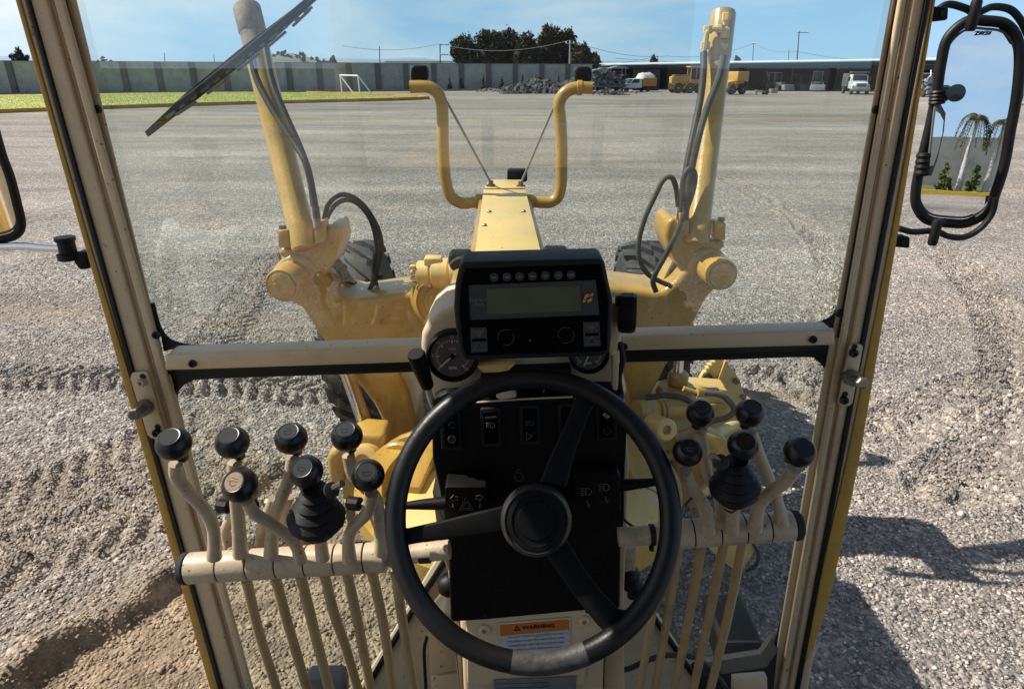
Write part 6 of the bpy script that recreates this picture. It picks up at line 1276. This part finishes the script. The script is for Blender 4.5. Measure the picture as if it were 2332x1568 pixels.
lever([(1596,985),(1603,1030),(1612,1080),(1636,1130),(1645,1195)], 12, (1595,941), 32, 'right lever at the back nearest the wheel', Ys=[.93,.93,.92,.91,.91])
lever([(1711,984),(1728,1032),(1750,1087),(1770,1140),(1784,1196)], 13, (1708,940), 33, 'right lever at the back, leaning outward to the shaft end', Ys=[.93,.93,.92,.915,.905])
lever([(1562,1072),(1570,1100),(1598,1140),(1612,1170),(1614,1210)], 13, (1566,1028), 34, 'right lever in front nearest the wheel', Ys=[.84,.85,.87,.88,.885], tilt=(-.05,-.7,.9), cap=knobm)
lever([(1676,1120),(1672,1150),(1666,1206)], 14, (1692,1014), 35, 'right lever with a black rubber boot under its knob', Ys=[.84,.865,.885], tilt=(-.1,-.7,.9), cap=knobm, boot=((1678,1087),59,1138))
lever([(1808,1068),(1788,1096),(1758,1118),(1730,1148),(1718,1205)], 14, (1821,1028), 36, 'outermost right lever with a symbol on its knob', Ys=[.84,.85,.86,.875,.885], tilt=(.1,-.75,.9), cap=knobm)
# symbols on knob caps
# short stubs behind the tubes
for px_ in ([(520,1240),(515,1200),(548,1140)],[(700,1240),(650,1180),(658,1130)],[(870,1220),(845,1160),(832,1140)],[(1680,1185),(1655,1130),(1640,1090)],[(1590,1180),(1575,1130),(1560,1080)],[(590,1240),(600,1190),(622,1135)]): pxtube('linkage_stub', px_, .985, 11, lever_c, gr, sides=12)
for x, y in ((512,1152),(622,1146),(808,1146),(850,1140),(568,1150),(712,1150)): build('linkage_nut', *latheg(P(x,y,.99), (1,-.3,.1), [(.010,-.014),(.013,-.01),(.013,.01),(.010,.014)], 10), blackp if x != 622 else steel, gr)
for i, x in enumerate((545,612)): pass
# linkage rods going down to the floor
rods = [([(561,1318),(575,1380),(590,1440),(610,1505),(640,1600)],12),([(627,1312),(650,1400),(672,1475),(712,1610)],12),([(684,1308),(712,1420),(758,1600)],12.5),([(738,1304),(762,1400),(786,1470),(824,1600)],12),([(790,1302),(818,1431),(850,1600)],12),([(846,1296),(875,1431),(898,1600)],12),([(900,1300),(918,1420),(948,1600)],12),
        ([(1546,1240),(1529,1352),(1486,1600)],10.5),([(1598,1236),(1575,1375),(1530,1600)],11),([(1649,1234),(1621,1375),(1572,1600)],11),([(1692,1230),(1661,1387),(1610,1600)],11),([(1500,1300),(1482,1417),(1452,1600)],10)]
for px_, r in rods: pxtube('linkage_rod', px_, [YL+.02+.02*i for i in range(len(px_))], r, rod_c, gr, sides=14)
rodpx('throttle_cable', [(776,1235),(815,1232),(850,1236),(880,1242)], .93, 3.5, hosem, sides=8); rodpx('throttle_cable', [(1560,1150),(1580,1130),(1610,1132),(1660,1136)], .95, 3, hosem, sides=8)
# ---------------------------------------------------------------- steering wheel
CW = P(1212, 1172, .80); nW = (Vector((0,0,EYE))-CW).normalized(); nW = (nW+Vector((.0,-.06,-.02))).normalized()
def WP(x, y, up=0.0):
    d = ray(x, y); E = Vector((0,0,EYE)); k = (CW+nW*up-E).dot(nW)/d.dot(nW); return E+d*k
Rw = (WP(1212+316,1188)-CW).length; tr_r = M(24.5, 1188, .80)
s_, u_, d_ = frame(nW); ringp = [CW+(s_*math.cos(a)+u_*math.sin(a))*Rw for a in [2*math.pi*k/96 for k in range(96)]]
stw = build('steering_wheel', *tubeg(ringp, tr_r, 20, True), rimm, gr, label='black three-spoke steering wheel')
def worn(x0, x1, name, m, k=1.03):
    pts = [p for p in ringp if True]; sel = []
    for a in range(0, 721):
        aa = math.radians(a/2); p = CW+(s_*math.cos(aa)+u_*math.sin(aa))*Rw; v_ = p-Vector((0,0,EYE)); fwd = Vector((0,CP,-SP)); dn = Vector((0,-SP,-CP)); zc = v_.dot(fwd); X = 1166+1500*v_.x/zc; Y_ = 784+1500*v_.dot(dn)/zc
        if x0 <= X <= x1 and Y_ > 1188: sel.append(p)
    if len(sel) > 3: build(name, *tubeg(sel, tr_r*k, 20), m, stw, label='grey worn wrap on the bottom of the rim')
worn(1165,1338,'worn_grip_wrap',tape)
hp = WP(1221,1183,.0); 
build('wheel_hub', *latheg(hp-nW*.035, nW, [(M(70,1183,.78),0),(M(84,1183,.78),.02),(M(82,1183,.78),.040),(M(76,1183,.78),.058),(M(72,1183,.78),.062),(M(70,1183,.78),.058)], 48), mat('worn_hub_rubber', (.03,.03,.029), .38, noise=.6, nscale=30, bump=.1, bscale=200), stw)
build('horn_pad', *latheg(hp+nW*.018, nW, [(M(70,1183,.78),0),(M(66,1183,.78),.008),(M(56,1183,.78),.009),(M(54,1183,.78),.007),(M(44,1183,.78),.007),(M(42,1183,.78),.009),(.001,.010)], 48), blackp, stw)
def spoke(px, lab):
    a = [WP(x, y, -.004) for x, y in px]; v, f = prismg(a, -nW*.014); build('spoke', v, f, blackp, stw, bevel=.004, seg=3, label=lab)
spoke([(1150,1150),(1080,1166),(1000,1186),(920,1204),(900,1170),(886,1200),(888,1240),(905,1262),(930,1240),(975,1232),(1050,1224),(1150,1212)], 'left spoke')
spoke([(1228,1100),(1252,1040),(1285,970),(1308,912),(1300,885),(1325,870),(1352,890),(1375,915),(1350,925),(1335,960),(1310,1030),(1290,1110)], 'upper right spoke')
spoke([(1288,1225),(1335,1300),(1375,1352),(1410,1388),(1440,1392),(1452,1420),(1420,1450),(1380,1478),(1378,1440),(1362,1424),(1310,1360),(1240,1258)], 'lower right spoke')

# palms and shrubs in the bed along the rear wall
def rear_x(px, y):
    d = ray(px, y); C_ = RP(px, y, CR, nR); r = d-2*d.dot(nR)*nR; k = (RY+4.3-C_.y)/r.y; return C_.x+r.x*k
xs_ = [rear_x(2150,400), rear_x(2188,400), rear_x(2220,400), rear_x(2250,400)]
palm(Vector((xs_[1], RY+4.3, .1)), 3.9, 'young palm with whitewashed trunk by the rear wall, left one of the mirror view')
palm(Vector((xs_[3], RY+4.3, .1)), 3.7, 'young palm with whitewashed trunk by the rear wall, right one of the mirror view')
shrub(Vector((xs_[0], RY+4.6, .1)), 1.5, .5, 'yellow-green conical shrub by the rear wall, left of both palms', leaf_g, 400, 'conical shrubs between the rear palms')
shrub(Vector((xs_[2], RY+4.6, .1)), 1.5, .5, 'yellow-green conical shrub by the rear wall, between the two palms', leaf_g, 400, 'conical shrubs between the rear palms')
